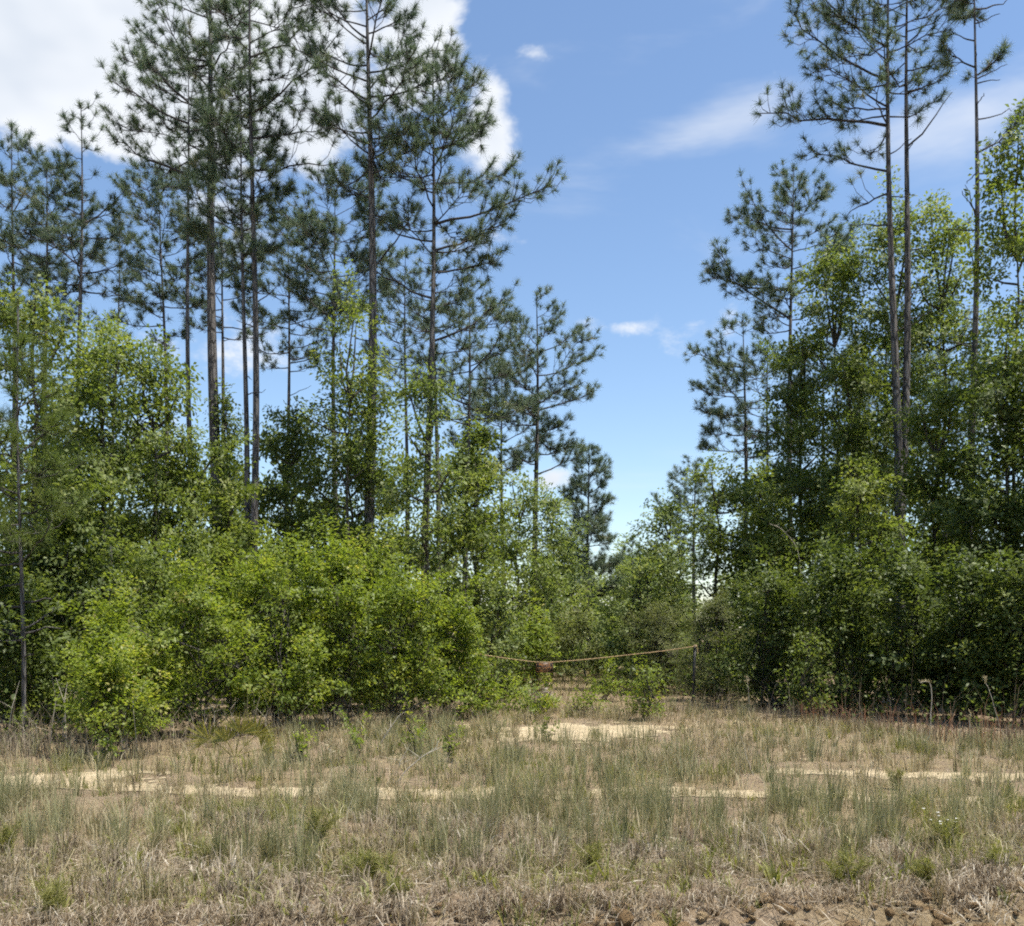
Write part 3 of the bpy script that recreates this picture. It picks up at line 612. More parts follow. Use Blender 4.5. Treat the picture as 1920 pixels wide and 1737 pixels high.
SH('low dark shrub filling the gap under the shrub at the right edge', 1872, 16.3, 1235, 1380, 85, 'dark', 319, group=G2, shape='bush', stems=5, leaf=.08)
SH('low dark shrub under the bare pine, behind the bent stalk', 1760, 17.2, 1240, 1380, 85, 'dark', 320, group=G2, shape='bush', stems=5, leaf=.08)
SH('lit sprig of large leaves in front of the dark shrubs', 1520, 17.4, 1180, 1240, 48, 'mid', 318, group=G2, shape='bush', stems=3, leaf=.075, lai=.8)
# background wood, one by one, seen only through gaps: four trees built, the others copies of them turned and scaled
def copy_tree(root, loc, rz, sc_, label, group):
    c = root.copy(); COL.objects.link(c); c.location = tuple(loc); c.rotation_euler = (0, 0, rz); c.scale = sc_; c['label'] = label; c['group'] = group
    for ch in root.children:
        d = ch.copy(); COL.objects.link(d); d.parent = c
    return c
protos = []
def background(name, X, D, top, hw, label, group, mat, lai=2.2, leaf=.15):
    key = len([p for p in protos if p[0] == name]); c = P(X, 0, D); c[2] = float(gz(c[0], c[1])); H = P(X, top, D)[2] - c[2]; Wd = hw * D / F
    if key < 4:
        o = broadleaf(name, label, 'tree', X, D, top, 1230, hw, mat, 500 + len(protos), leaf=leaf, lai=lai, group=group, woody=.1, lobes=9, shoots=2, shape='tree' if name == 'background_tree' else 'bush'); protos.append((name, o, H, Wd)); return
    same = [p for p in protos if p[0] == name]; _, o, h0, w0 = same[int(X * 7 + D) % 4]
    copy_tree(o, c, X * .37 % 6.28, (Wd / w0, Wd / w0, H / h0), label, group)
Rb = rng(900)
for i, X in enumerate(list(range(-40, 930, 66)) + list(range(1410, 1970, 52))):
    side = 'left' if X < 1000 else 'right'
    background('background_tree', X + Rb.uniform(-20, 20), Rb.uniform(27, 46), Rb.uniform(800, 930) if side == 'left' else Rb.uniform(850, 950), Rb.uniform(55, 78), 'background tree glimpsed deep inside the %s wood' % side, 'background understory of the %s wood' % side, ['mid', 'dark'][i % 2])
for X in list(range(-10, 1950, 92)) + [1030, 1110, 1190, 1260]:
    lab = 'far tree standing far behind the left wood' if X < 880 else 'far tree standing far behind the right wood' if X > 1370 else 'far pale tree closing the view beyond the track'
    background('far_tree', X, Rb.uniform(62, 88), Rb.uniform(1035, 1090), 64, lab, 'far trees beyond the woods', 'pale', 2.0, .28)
# the woods go on a little past both edges of the view: copies of trees that stand in it
def by_label(t): return next(o for o in bpy.data.objects if o.get('label', '').startswith(t))
src = [by_label(t) for t in ('dark tree at the right edge', 'tall oak between', 'dark mid-level tree', 'dark shrub below the bare pine', 'dark shrub right of the twin')]
for i, (x, y, k) in enumerate([(9.5, 14.9, 3), (10.6, 18.2, 0), (10.9, 14.4, 4), (12.6, 13.2, 4), (14.5, 12.4, 3), (12.4, 17.5, 0), (14.8, 15.5, 2), (13.6, 21, 1), (17, 18, 0), (17.2, 13.0, 4)]):
    copy_tree(src[k], (x, y, float(gz(x, y))), 1.3 * i, (1, 1, .95 + .03 * (i % 4)), 'tree of the right wood standing just past the right edge', 'right wood past the edge of the view')
src = [by_label(t) for t in ('broadleaf tree in the left corner', 'tallest rounded glossy', 'shaded leafy shrub', 'dark bush behind the shaded')]
for i, (x, y, k) in enumerate([(-9.2, 13.2, 2), (-11.2, 12.6, 3), (-11.0, 17, 0), (-13.6, 15, 1), (-13.4, 12.0, 2), (-16, 13.5, 0)]):
    copy_tree(src[k], (x, y, float(gz(x, y))), 1.7 * i + .5, (1, 1, .95 + .03 * (i % 4)), 'tree of the left wood standing just past the left edge', 'left wood past the edge of the view')
print('leaves', LEAF_COUNT[0])

# ------------------------------------------------------------------ rope, sign and post
D0 = 20.0
def rope_pt(X, Y, D=D0): return P(X, Y, D)
M['steel'] = plain_mat('dark_painted_steel', (.018, .017, .015), .6, .0, .2)
M['rope'] = plain_mat('orange_tan_rope', (.52, .36, .19), .9, 0, .2, 60)
M['black'] = plain_mat('sign_black', (.02, .018, .016), .5, 0, .1)
M['orange'] = plain_mat('sign_orange', (.60, .27, .08), .5, 0, .08)
# steel post: a U channel with a studded face
pb = P(1299, 1300, D0); pt = P(1303, 1209, D0); gzp = float(gz(pb[0], pb[1]))
post = thing('steel_post', 'thin dark steel fence post holding the right end of the rope', 'post', (pb[0], pb[1], gzp))
b = MB(); h = pt[2] - gzp; lean = (pt[0] - pb[0]) / h
prof = np.array([[-.032, .0], [-.018, .0], [-.012, -.022], [.012, -.022], [.018, 0], [.032, 0], [.032, .004], [.015, .004], [.009, -.017], [-.009, -.017], [-.015, .004], [-.032, .004]])
n = len(prof); v = np.concatenate([np.c_[prof[:, 0] + lean * z, prof[:, 1], np.full(n, z)] for z in (-.3, 0, h * .5, h)])
i = np.arange(3)[:, None] * n; j = np.arange(n)[None]; q = np.stack([i + j, i + (j + 1) % n, i + n + (j + 1) % n, i + n + j], -1).reshape(-1, 4)
cap = 3 * n; qc = [[cap + a, cap + b_, cap + c, cap + d] for a, b_, c, d in ((0, 1, 10, 11), (1, 2, 9, 10), (2, 3, 8, 9), (3, 4, 7, 8), (4, 5, 6, 7))]
b.add(v, np.concatenate([q, np.array(qc)])); b.build('channel', M['steel'], post)
for z in np.arange(.12, h - .05, .13):
    s_ = MB(); s_.tube(np.array([[lean * z, -.022, z], [lean * z, -.03, z]]), [.007, .005], 6); s_.build('stud', M['steel'], post)
# rope: sags from the bush to the sign and up to the post, with a knot at the post
ks = [P(842, 1217, 19.3), P(905, 1228, 19.7), P(960, 1236, D0), P(1004, 1241.5, D0), P(1020, 1242, D0), P(1040, 1241.5, D0), P(1100, 1236.5, D0), P(1180, 1228, D0), P(1250, 1220, D0), P(1303, 1212, D0)]
ks = np.array(ks); ks[:, 1] -= .035
tt = np.linspace(0, len(ks) - 1, 90); rp = np.stack([np.interp(tt, np.arange(len(ks)), ks[:, j]) for j in range(3)], -1)
for _ in range(3): rp[1:-1] = (rp[:-2] + 2 * rp[1:-1] + rp[2:]) / 4
rb = MB()
tw_ = np.linspace(0, 2 * np.pi * 60, 540); rr = np.stack([np.interp(np.linspace(0, 89, 540), np.arange(90), rp[:, j]) for j in range(3)], -1)
for ph in (0, 2.1, 4.2):
    rb.tube(rr + .0042 * np.stack([0 * tw_, np.cos(tw_ + ph), np.sin(tw_ + ph)], -1), .0042, 5)
org = rp[0].copy(); rope = thing('rope', 'orange tan rope sagging across the track from bush to post', 'rope', (org[0], org[1], 0))
rb.v = [v - np.array([org[0], org[1], 0]) for v in rb.v]; rb.build('strand', M['rope'], rope, True)
kn = MB(); a = np.linspace(0, 4 * np.pi, 40); kc = rp[-1] - np.array([org[0], org[1], 0])
kn.tube(kc + np.stack([.036 * np.cos(a), .03 + .036 * np.sin(a), -.02 + .0035 * a], -1), .008, 5); kn.build('knot', M['rope'], rope, True)
tl = MB(); a = np.linspace(0, 1, 8); tl.tube(kc + np.stack([.035 + .02 * a, -.02 + 0 * a, -.02 - .14 * a], -1), .006, 5); tl.build('loose_end', M['rope'], rope, True)
# sign
s0, s1 = P(1004.5, 1242, D0), P(1037.5, 1262.5, D0); w, h = s1[0] - s0[0], s0[2] - s1[2]
cx, cz = (s0[0] + s1[0]) / 2, (s0[2] + s1[2]) / 2 + .01
sign = thing('sign', 'small black and orange private property sign hanging from the rope', 'sign', (cx, D0 - .012, cz))
sign.rotation_euler = (math.radians(-2), math.radians(.8), math.radians(3))
def box(x0, x1, y0, y1, z0, z1):
    v = np.array([[x, y, z] for z in (z0, z1) for y in (y0, y1) for x in (x0, x1)])
    return v, np.array([[0, 2, 3, 1], [4, 5, 7, 6], [0, 1, 5, 4], [2, 6, 7, 3], [0, 4, 6, 2], [1, 3, 7, 5]])
b = MB(); b.add(*box(-w / 2, w / 2, 0, .004, -h / 2, h / 2)); b.build('board', M['black'], sign)
b = MB(); t_ = .003; e = .014
for bx_ in ((-w / 2 + e, w / 2 - e, h / 2 - e - t_, h / 2 - e), (-w / 2 + e, w / 2 - e, -h / 2 + e, -h / 2 + e + t_), (-w / 2 + e, -w / 2 + e + t_, -h / 2 + e + t_, h / 2 - e - t_), (w / 2 - e - t_, w / 2 - e, -h / 2 + e + t_, h / 2 - e - t_)):
    b.add(*box(bx_[0], bx_[1], -.0015, -.0002, bx_[2], bx_[3]))
b.build('border_line', M['orange'], sign)
b = MB(); b.add(*box(-.1, .1, -.0018, -.0004, -.078, -.068)); b.build('small_print_line', M['orange'], sign)
for txt, z, size, wd in (('PRIVATE', .026, .078, .235), ('PROPERTY', -.046, .078, .285)):
    cu = bpy.data.curves.new('lettering', 'FONT'); cu.body = txt; cu.size = size; cu.align_x = 'CENTER'; cu.extrude = .0006; cu.offset = .0016 if size > .05 else .0003
    o = bpy.data.objects.new('tmp', cu); COL.objects.link(o); bpy.context.view_layer.update()
    me = bpy.data.meshes.new_from_object(o.evaluated_get(bpy.context.evaluated_depsgraph_get())); ww = o.dimensions.x
    bpy.data.objects.remove(o); me.materials.clear(); me.materials.append(M['orange'])
    o = bpy.data.objects.new('lettering', me); COL.objects.link(o); o.parent = sign; o.location = (0, -.0022, z); o.rotation_euler = (math.radians(90), 0, 0); o.scale = (wd / ww, 1, 1)
for sx in (-1, 1):
    b = MB(); a = np.linspace(0, 2 * np.pi, 14); b.tube(np.stack([0 * a + sx * (w / 2 - .015), -.012 + .024 * np.cos(a), h / 2 - .008 + .022 * np.sin(a)], -1), .003, 5); b.build('tie', M['steel'], sign, True)

# pile of dead leaves and sticks below the sign
R = rng(61); c = P(1018, 1285, D0 - .3); c[2] = float(gz(c[0], c[1]))
pile = thing('brush_pile', 'small heap of grey dead leaves and sticks under the sign', 'brush pile', c)
b = MB(); n = 260; p = np.stack([R.normal(0, .13, n), R.normal(0, .1, n), np.abs(R.normal(.16, .1, n))], -1); b.leaves(p, R.normal(size=(n, 3)), R.normal(size=(n, 3)), R.uniform(.05, .11, n), .045, R.uniform(0, 1, n), .2); b.build('dead_leaves', M['dead'], pile)
b = MB(); n = 26; p = np.stack([R.normal(0, .12, n), R.normal(0, .1, n), np.zeros(n)], -1); b.sticks(p, p + np.stack([R.normal(0, .1, n), R.normal(0, .08, n), R.uniform(.1, .42, n)], -1), .006, .003); tag(b.build('sticks', M['deadwood'], pile), kind='stuff')

# ------------------------------------------------------------------ grass and litter
def field(n, x0, x1, y0, y1, R, mask=None):
    """random points on the ground, kept by a mask; x range widens with distance like a wedge of the clearing"""
    y = np.sqrt(R.uniform(y0 ** 2, y1 ** 2, n)); f = R.uniform(x0, x1, n); x = f * y
    if mask is not None:
        k = R.random(n) < np.clip(mask(x, y), 0, 1); x, y = x[k], y[k]
    return x, y
WX = .72
def right_edge(x): return np.interp(x, [1.2, 3.4, 6.9, 9], [21, 18.2, 13.3, 12.2])      # where the right wood begins
def left_edge(x): return np.interp(x, [-8, -4.6, -3.2, -1.5, -.4, .3], [12.2, 12.0, 15.2, 16.8, 17.8, 30])
def open_(x, y): return ((y < np.where(x > 1, right_edge(x), left_edge(x)) + .6)).astype(float)
def stuff(name, label, mb, mat): return tag(mb.build(name, M[mat]), label, name.replace('_', ' '), kind='stuff')
def clumped(x, y, per, spread, R):
    n = len(x); X = np.repeat(x, per) + R.normal(0, spread, n * per); Y = np.repeat(y, per) + R.normal(0, spread, n * per); return X, Y
def sow(mb, x, y, R, h, wd, lean, tint, curl=.5, hvar=.3):
    p = np.stack([x, y, gz(x, y) - .01], -1); n = len(x)
    mb.blades(p, np.maximum(.03, h * R.normal(1, hvar, n)), wd, np.abs(R.normal(0, lean, n)), R.uniform(0, 6.283, n), R, tint, curl)

R = rng(1)
near = lambda x, y: np.maximum(sstep(-.25, .15, y - crest(x)), .45 * sstep(1.6, -.6, x))
def tussocks(mb, n, y0, y1, R, mask, per, h, wd, spread, lean, curl, hv=.35, tv=.16):
    """clumps whose blades fan outwards, each clump with a height and tint of its own"""
    x, y = field(n, -WX, WX, y0, y1, R, mask); n = len(x); k = (per * R.uniform(.5, 1.5, n)).astype(int) + 3
    ch = np.clip(h * R.normal(1, hv, n), h * .3, h * 2); ct = R.normal(.5, tv, n); cs = spread * R.uniform(.5, 1.6, n); cl_ = R.uniform(.5, 1.3, n)
    i = np.repeat(np.arange(n), k); m = len(i); a = R.uniform(0, 6.283, m); q = np.abs(R.normal(0, 1, m)) * cs[i]
    X, Y = x[i] + np.cos(a) * q, y[i] + np.sin(a) * q
    p = np.stack([X, Y, gz(X, Y) - .01], -1)
    mb.blades(p, ch[i] * R.uniform(.35, 1.1, m), wd * R.uniform(.6, 1.4, m), np.abs(R.normal(0, lean, m)) * cl_[i] + .25 * q / spread * lean, a + R.normal(0, .5, m), R, ct[i] + R.normal(0, .17, m), curl)
bare = lambda x, y, k=.72: 1 - (k + .22 * sstep(12.5, 14, y)) * sandiness(x, y)
mb = MB()
tussocks(mb, 1500, 5.3, 9.4, R, lambda x, y: near(x, y) * (.1 + 1.1 * fbm(x * 1.3, y * 1.3, 41)) * bare(x, y), 22, .24, .0055, .06, .4, .8)
tussocks(mb, 3900, 9.2, 19, R, lambda x, y: open_(x, y) * (.08 + 1.1 * fbm(x * .9, y * .9, 42)) * bare(x, y, .8), 15, .24, .009, .09, .35, .7)
stuff('dry_grass', 'thin tan dry grass covering the whole clearing', mb, 'tan')
mb = MB()
tussocks(mb, 620, 6.2, 9.4, R, lambda x, y: sstep(.42, .6, fbm(x * 1.1 + 9, y * 1.1, 51)) * sstep(.3, .9, y - crest(x)), 42, .36, .0055, .05, .22, .35)
tussocks(mb, 1700, 9.6, 18.5, R, lambda x, y: open_(x, y) * sstep(.40, .62, fbm(x * .8 + 4, y * .8, 52)) * bare(x, y), 22, .30, .009, .07, .2, .3)
stuff('bluestem_grass', 'upright grey-green tufts of grass scattered over the clearing', mb, 'blue')
mb = MB()
tussocks(mb, 1150, 5.3, 9.3, R, lambda x, y: sstep(.38, .6, fbm(x * 1.2 + 3, y * 1.2, 55)) * near(x, y), 26, .17, .007, .06, .5, .9)
tussocks(mb, 1300, 9.5, 18, R, lambda x, y: open_(x, y) * sstep(.45, .6, fbm(x * .9 + 13, y * .9, 56)) * bare(x, y, .8), 18, .2, .009, .08, .4, .6)
tussocks(mb, 420, 5.35, 7.2, R, lambda x, y: (.2 + .8 * fbm(x * 1.5, y * 1.5, 58)) * np.maximum(near(x, y), .3), 9, .15, .015, .03, .7, 1.2)
stuff('olive_grass', 'low olive green grass between the tan blades', mb, 'olive')
mb = MB()
tussocks(mb, 620, 5.3, 7.9, R, lambda x, y: sstep(.36, .58, fbm(x * 1.3 + 21, y * 1.3, 61)) * np.maximum(near(x, y), .25), 44, .2, .0075, .06, .6, 1.7, tv=.2)
n = 260; x = R.uniform(-3.3, 3.5, n); y = crest(x) + R.normal(0, .05, n); k_ = 14; i_ = np.repeat(np.arange(n), k_); a_ = R.normal(-1.57, .7, n * k_)
X_ = x[i_] + R.normal(0, .05, n * k_); Y_ = y[i_] + R.normal(0, .03, n * k_)
mb.blades(np.stack([X_, Y_, gz(X_, Y_) - .01], -1), R.uniform(.08, .26, n * k_), .006, R.uniform(.5, 1.6, n * k_), a_, R, R.normal(.55, .22, n * k_), 1.4)
stuff('dead_grass', 'grey-brown curled dead grass along the top of the bank', mb, 'dead')
# straw lying flat
mb = MB(); n = 34000
x, y = field(n, -WX, WX, 4.9, 7.2, R, lambda x, y: (.1 + 1.1 * fbm(x * 2, y * 2, 71)) * (1 - .6 * sstep(.1, .3, crest(x) - y) * sstep(0, 1.5, x))); n = len(x)
p = np.stack([x, y, gz(x, y) + R.uniform(.004, .04, n)], -1); a = R.uniform(0, 6.28, n); l = R.uniform(.05, .22, n)
d = np.stack([np.cos(a), np.sin(a), R.normal(0, .22, n)], -1)
mb.leaves(p, d, np.stack([R.normal(0, .4, n), R.normal(0, .4, n), np.ones(n)], -1), l, R.uniform(.003, .008, n), np.clip(R.normal(.5, .25, n), 0, 1), .05)
x, y = field(9000, -WX, WX, 7.2, 17, R, lambda x, y: open_(x, y) * (.2 + .6 * fbm(x, y, 72))); n = len(x)
p = np.stack([x, y, gz(x, y) + R.uniform(.008, .03, n)], -1); a = R.uniform(0, 6.28, n)
mb.leaves(p, np.stack([np.cos(a), np.sin(a), R.normal(0, .1, n)], -1), np.stack([R.normal(0, .3, n), R.normal(0, .3, n), np.ones(n)], -1), R.uniform(.08, .25, n), .009, np.clip(R.normal(.4, .25, n), 0, 1), .05)
stuff('straw_litter', 'dead straw lying flat on the ground and the bank', mb, 'dead')
# undergrowth on the floor of both woods
def wood(x, y):
    left = (x < 0) & (y > left_edge(x) + .9); right = (x > 1.5) & (y > right_edge(x) + .9)
    tr = np.abs(x - (1.0 + .085 * (y - 17))) < np.where(y < 36, .9, 0)
    return ((left | right | (y > 36)) & ~tr).astype(float)
mb = MB(); x, y = field(3300, -.66, .66, 12, 60, R, lambda x, y: wood(x, y) * (.35 + .7 * fbm(x * .4, y * .4, 91))); n = len(x); per = 34
sz = .018 + .0024 * y; hh = R.uniform(.35, 1.05, n) * (.7 + .012 * y); rx = .28 + .012 * y
X_ = np.repeat(x, per) + R.normal(0, 1, n * per) * np.repeat(rx, per); Y_ = np.repeat(y, per) + R.normal(0, 1, n * per) * np.repeat(rx, per)
p = np.stack([X_, Y_, gz(X_, Y_) + np.repeat(hh, per) * R.uniform(0, 1, n * per)], -1)
mb.leaves(p, R.normal(size=(n * per, 3)), np.array([0, 0, 1.]) + R.normal(0, .6, (n * per, 3)), np.repeat(sz, per) * R.uniform(1, 2, n * per), np.repeat(sz, per) * .8, np.clip(R.normal(.45, .2, n * per), 0, 1))
stuff('undergrowth', 'dark leafy undergrowth covering the floor of both woods', mb, 'dark')
# rusty tall grass on the far part of the track, below the rope
mb = MB()
x, y = field(11000, -.08, .24, 18, 36, R, lambda x, y: .25 + fbm(x * .8, y * .8, 81))
sow(mb, x, y, R, .12 + .16 * sstep(20.1, 22.5, y), .011, .7, R.normal(.5, .22, len(x)), .5)
stuff('track_grass', 'olive brown grass growing on the track below the rope', mb, 'rust')
# shaded tall stems along the right wood
mb = MB()
x, y = field(3000, .16, .56, 12.3, 19.5, R, lambda x, y: np.exp(-((y - right_edge(x) - .35) / .55) ** 2) * (.2 + .9 * fbm(x * 1.2, y, 85)))
sow(mb, x, y, R, .7, .006, .3, R.normal(.3, .22, len(x)), .5, .45)
x, y = field(14000, .12, .58, 12.0, 19.5, R, lambda x, y: np.exp(-((y - right_edge(x)) / .6) ** 2) * (.2 + .9 * fbm(x * 1.2, y, 86)))
sow(mb, x, y, R, .32, .009, .3, R.normal(.2, .18, len(x)), .7, .3)
stuff('wood_edge_grass', 'tall dry stems standing in the shade along the right wood', mb, 'dead')
mb = MB()
x, y = field(22000, -.56, -.02, 11.3, 18.5, R, lambda x, y: np.exp(-((y - left_edge(x) - .1) / .6) ** 2) * (.1 + 1.1 * fbm(x * 1.2, y, 88)))
sow(mb, x, y, R, .45, .008, .3, R.normal(.35, .22, len(x)), .8, .4)
stuff('bush_edge_grass', 'brown dead grass along the foot of the bright bushes', mb, 'dead')

mb = MB(); x, y = field(2600, .3, .58, 12.2, 17.5, R, lambda x, y: np.exp(-((y - right_edge(x) - .5) / .6) ** 2)); n = len(x)
sow(mb, x, y, R, .4, .012, .5, R.normal(.5, .25, n), 1.0, .4)
stuff('dead_brush', 'reddish brown dead brush in the shade at the right wood edge', mb, 'redbrush')
mb = MB(); x, y = field(900, -.56, -.0, 11.5, 18.5, R, lambda x, y: np.exp(-((y - left_edge(x) - .25) / .5) ** 2) * (.2 + fbm(x, y, 89))); n = len(x)
p = np.stack([x, y, gz(x, y)], -1); h_ = R.uniform(.35, 1.15, n)[:, None]; q = p + np.stack([R.normal(0, .22, n), R.normal(0, .2, n), np.ones(n)], -1) * h_ * .6
e = q + np.stack([R.normal(0, .4, n), R.normal(0, .3, n), R.uniform(.4, 1, n)], -1) * h_ * .4; mb.sticks(p, q, .006, .0045); mb.sticks(q, e, .0045, .002)
e = q + np.stack([R.normal(0, .6, n), R.normal(0, .4, n), R.uniform(.1, .8, n)], -1) * h_ * .3; mb.sticks(q, e, .003, .0015)
stuff('dead_twigs', 'pale dead twigs sticking up along the foot of the bright bushes', mb, 'deadwood')

# ------------------------------------------------------------------ single weeds, stalks, palmetto and sticks
def ground_at(X, Y):
    """ground point seen at a photograph pixel (flat ground)"""
    D = EYE * F / max(1, (Y - HOR)); x = (X - 960) / F * D
    return np.array([x, D, float(gz(x, D))])
def weed(label, X, Y, hpx, wpx, seed, mat='feather', flower=False, stems=13):
    c = ground_at(X, Y); s = c[1] / F; h, w = hpx * s * .88, wpx * s * 1.4; R = rng(seed)
    root = thing('weed', label, 'weed', c, 'feathery weeds in the grass'); st, lf = MB(), MB(); T, A = [], []
    for i in range(stems):
        a = R.uniform(0, 6.28); q = R.uniform(0, .5) * w; hh = h * R.uniform(.6, 1)
        tip = np.array([math.cos(a) * q, math.sin(a) * q, hh]); b = tip * np.array([.2, .2, 0]); u = np.linspace(0, 1, 5)[:, None]
        pts = b + (tip - b) * np.concatenate([u ** 1.6, u ** 1.6, u], 1); st.tube(pts, .003 * (1.2 - u[:, 0]), 4)
        for v_ in np.linspace(.12, 1, 11): T.append(np.array([np.interp(v_, u[:, 0], pts[:, j]) for j in range(3)])); A.append(norm(tip - b + R.normal(0, .1, 3)))
    lf.needles(np.array(T), np.array(A), 9, .16 * w + .025, .0045, R, np.clip(R.normal(.5, .2, len(T)), 0, 1), .4, 1.2, .05, .05)
    st.build('stems', M['twig'], root); lf.build('foliage', M[mat], root)
    if flower:
        f = MB(); tp = np.array([t for t in T if t[2] > h * .72]); tp = tp[R.choice(len(tp), min(9, len(tp)), False)]
        for t_ in tp:
            a = np.arange(6) * 1.047; f.leaves(np.repeat(t_[None], 6, 0), np.stack([np.cos(a), np.sin(a), .5 + 0 * a], -1), np.repeat([[0, 0, 1.]], 6, 0), .016, .011, np.full(6, .5))
        f.build('flowers', M['flower'], root)
for i, (lab, X, Y, h, w) in enumerate([
    ('feathery weed at the bottom left corner', 105, 1715, 75, 70), ('feathery weed cut by the left edge in the grass', 8, 1610, 75, 40), ('yellow-green weed left of centre, tallest in the foreground', 590, 1590, 95, 85),
    ('weed in front of the tallest foreground weed', 690, 1650, 70, 70), ('small weed on the bank near the bottom middle', 1290, 1728, 55, 85), ('rounded weed right of centre above the clods', 1585, 1655, 85, 80),
    ('lone yellow weed on the sand at right', 1682, 1482, 48, 30), ('weed in the grass left of the tallest foreground weed', 400, 1620, 55, 60), ('weed above the bank in the centre', 1110, 1625, 50, 60),
    ('low weed near the lower right corner', 1865, 1640, 60, 60), ('weed beside the low weed at lower right', 1740, 1660, 60, 55), ('small green weed on the bank left of the clods', 745, 1700, 45, 45)]):
    weed(lab, X, Y, h, w, 700 + i)
weed('green weed with small white flowers at the right', 1775, 1600, 85, 60, 731, flower=True)
def broad_weed(label, X, Y, px, seed):
    c = ground_at(X, Y); s = c[1] / F * px; R = rng(seed); root = thing('leafy_weed', label, 'weed', c, 'broad-leaved weeds by the bank'); b = MB(); n = 26
    a = R.uniform(0, 6.28, n); p = np.stack([np.cos(a) * .12 * s, np.sin(a) * .12 * s, 0 * a], -1)
    b.blades(p, R.uniform(.4, .9, n) * s, .07 * s + .004, R.uniform(.4, 1.1, n), a, R, R.normal(.6, .2, n), .7); b.build('leaves', M['olive'], root)
for i, (lab, X, Y, px) in enumerate([('broad-leaved weed above the bank right of centre', 1455, 1660, 80), ('broad-leaved weed at centre left above the bank', 735, 1655, 70), ('light green weed low on the bank, left of the clods', 470, 1680, 70),
    ('drooping pale tussock on the clods at right', 1545, 1715, 60), ('broad-leaved weed near the middle of the bank', 905, 1665, 60)]): broad_weed(lab, X, Y, px, 760 + i)

def sprig(label, X, Y, hpx, wpx, seed, mat='bright'):
    c = ground_at(X, Y); D = c[1]
    SHR = broadleaf('seedling', label, 'seedling', X, D, Y - hpx * .85, Y - 5, wpx * .42, mat, seed, leaf=.05, lai=.34, shape='bush', stems=4, shoots=3, group='green seedlings in the clearing', lobes=6, loose=2)
sprig('low leafy seedling at the foot of the front left shrub', 200, 1440, 55, 60, 801)
sprig('seedling standing in grass right of the palmetto', 560, 1440, 55, 32, 802)
sprig('leaning seedling with bright leaves left of the sandy patch', 768, 1415, 75, 55, 803)
sprig('small seedling between the palmetto and the leaning seedling', 668, 1420, 45, 30, 804)
sprig('yellowish seedling in grass left of the sandy patch', 842, 1428, 36, 36, 805)
sprig('dark-leaved seedling on the sandy patch', 1024, 1392, 26, 16, 806, 'mid')
sprig('seedling at the left edge in front of the shaded shrub', 30, 1400, 65, 80, 807, 'mid')

# palmetto: fans of narrow pleats on stalks
R = rng(88); c = ground_at(440, 1424); pal = thing('palmetto', 'small yellow-green palmetto with fan fronds below the middle bright bush', 'palmetto', c)
for i, (tx, tz, rad, rot) in enumerate([(-.28, .22, .34, 2.5), (.10, .30, .32, 1.2), (.24, .25, .34, .7), (-.08, .2, .28, 2.0), (.33, .10, .26, .2)]):
    b = MB(); hub = np.array([tx, R.uniform(-.15, .1), tz]); b.tube(np.stack([np.array([tx * .1, 0, 0]), hub * np.array([.5, .5, .6]), hub]), [.007, .006, .005], 5, .6)
    a = rot + np.linspace(-1.35, 1.35, 20) + R.normal(0, .03, 20); d = np.stack([np.cos(a), R.normal(-.15, .12, 20), np.sin(a) * .8 + .1], -1)
    b.leaves(np.repeat(hub[None], 20, 0), d, np.repeat([[.1, -1, .3]], 20, 0) + R.normal(0, .25, (20, 3)), rad * R.uniform(.75, 1.05, 20), .02, R.uniform(.3, 1, 20), .04)
    b.build('frond', M['palm'], pal)

def stalk(label, pts, D, r, seed, plume=True, name='dry_stalk'):
    R = rng(seed); w = np.array([P(X, Y, D) for X, Y in pts]); w[0, 2] = gz(w[0, 0], w[0, 1]) - .03; o = w[0].copy(); o[2] += .03
    t = np.linspace(0, len(w) - 1, 14); s = np.stack([np.interp(t, np.arange(len(w)), w[:, j]) for j in range(3)], -1)
    for _ in range(2): s[1:-1] = (s[:-2] + 2 * s[1:-1] + s[2:]) / 4
    s[:, 1] += R.normal(0, .01, 14); root = thing(name, label, 'stalk', o, 'single pale stalks at the wood edge'); s = s - o
    b = MB(); b.tube(s, np.linspace(r, r * .45, 14), 5); b.build('stem', M['deadwood'], root, True)
    if plume:
        b = MB(); n = 40; u = R.uniform(9, 13, n); p = np.stack([np.interp(u, np.arange(14), s[:, j]) for j in range(3)], -1)
        b.leaves(p, R.normal(0, .6, (n, 3)) + [0, 0, .8], R.normal(size=(n, 3)), R.uniform(.03, .07, n), .008, R.uniform(.4, 1, n)); b.build('seed_head', M['tan'], root)
stalk('pale bent stalk standing highest before the right wood', [(1742, 1400), (1745, 1350), (1748, 1300), (1744, 1276), (1725, 1280)], 14.0, .009, 1)
stalk('thin stalk with a drooping head left of the bent stalk', [(1415, 1470), (1400, 1420), (1386, 1365), (1380, 1352)], 10.2, .004, 2)
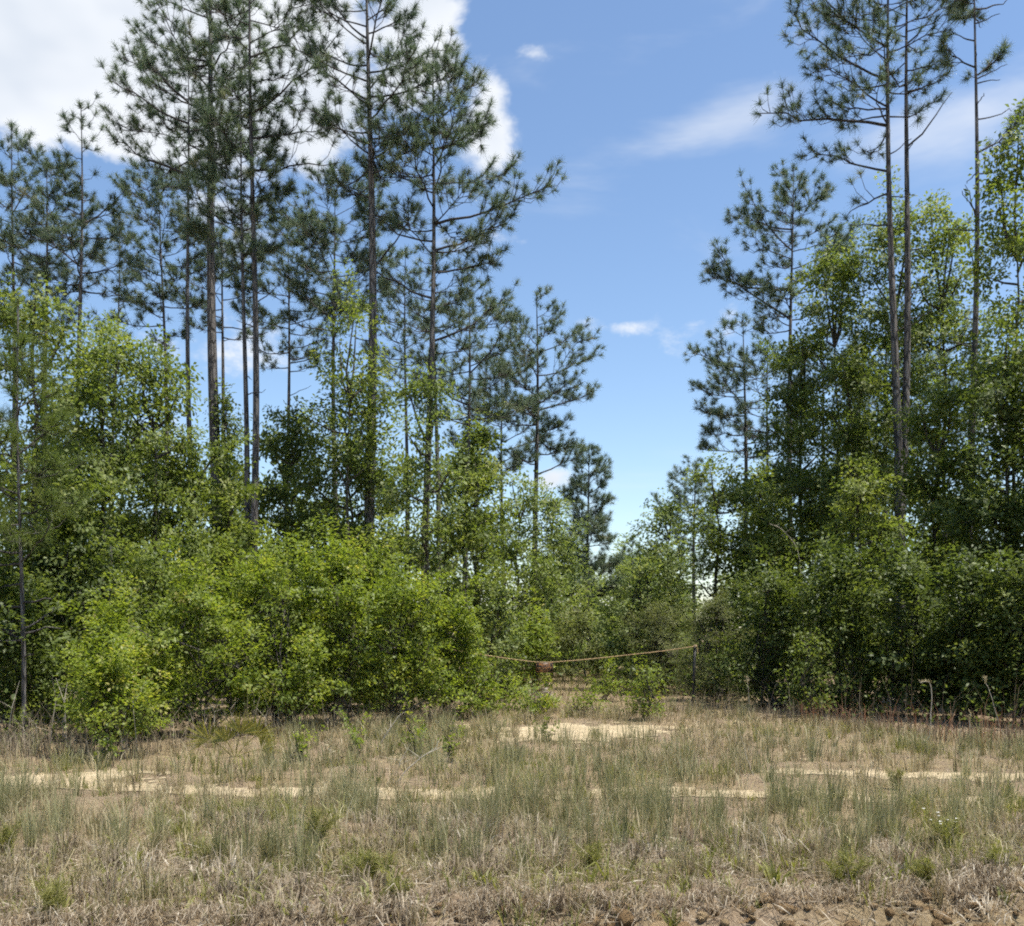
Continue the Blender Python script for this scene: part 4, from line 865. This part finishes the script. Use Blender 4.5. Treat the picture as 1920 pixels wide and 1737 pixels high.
stalk('leaning stalk near the right edge before the wood', [(1882, 1380), (1865, 1330), (1850, 1280), (1845, 1270)], 14.2, .006, 3)
stalk('short pale stalk left of the dark wood edge', [(1405, 1340), (1404, 1300), (1400, 1270)], 17.4, .006, 4)
stalk('thin upright stalk before the dark shrubs right of the bent stalk', [(1818, 1400), (1818, 1360), (1819, 1335)], 13.4, .007, 5)
stalk('long brown stalk leaning right at the left edge', [(28, 1520), (50, 1480), (75, 1440)], 8.6, .004, 6, False)
stalk('tall thin stem left of the long leaning stalk', [(620, 1500), (622, 1440), (618, 1385)], 9.2, .003, 7)
def stick(label, pts, D, r, seed):
    R = rng(seed); w = np.array([P(X, Y, D) for X, Y in pts]); root = thing('fallen_branch', label, 'branch', (w[0, 0], w[0, 1], 0), 'dead branches')
    t = np.linspace(0, len(w) - 1, 16); s = np.stack([np.interp(t, np.arange(len(w)), w[:, j]) for j in range(3)], -1)
    s[1:-1] = (s[:-2] + 2 * s[1:-1] + s[2:]) / 4; s = s - np.array([w[0, 0], w[0, 1], 0])
    b = MB(); b.tube(s, np.linspace(r, r * .4, 16), 6); b.build('stem', M['deadwood'], root, True)
    b = MB(); j = R.integers(5, 14, 4); b.sticks(s[j], s[j] + np.stack([R.normal(0, .1, 4), R.normal(0, .05, 4), R.uniform(.03, .14, 4)], -1), r * .5, r * .2); b.build('twigs', M['deadwood'], root)
stick('pale curved dead branch standing out of the grass left of the sand', [(742, 1472), (762, 1444), (795, 1416), (830, 1400)], 10.0, .009, 1)
stick('thin dead branch leaning beside the curved dead branch', [(744, 1450), (752, 1425), (770, 1395)], 10.4, .006, 2)
stick('bleached dead branch leaning out of the middle bright bush', [(700, 1418), (722, 1380), (748, 1342), (760, 1335)], 12.6, .010, 3)
stick('bleached arching branch over the thicket at right', [(1512, 1318), (1506, 1180), (1500, 1045), (1490, 1018), (1464, 990), (1442, 982)], 21.5, .010, 4)
stick('dead stick lying on the clods at the bank', [(1010, 1690), (1040, 1682), (1070, 1660)], 5.9, .006, 5)
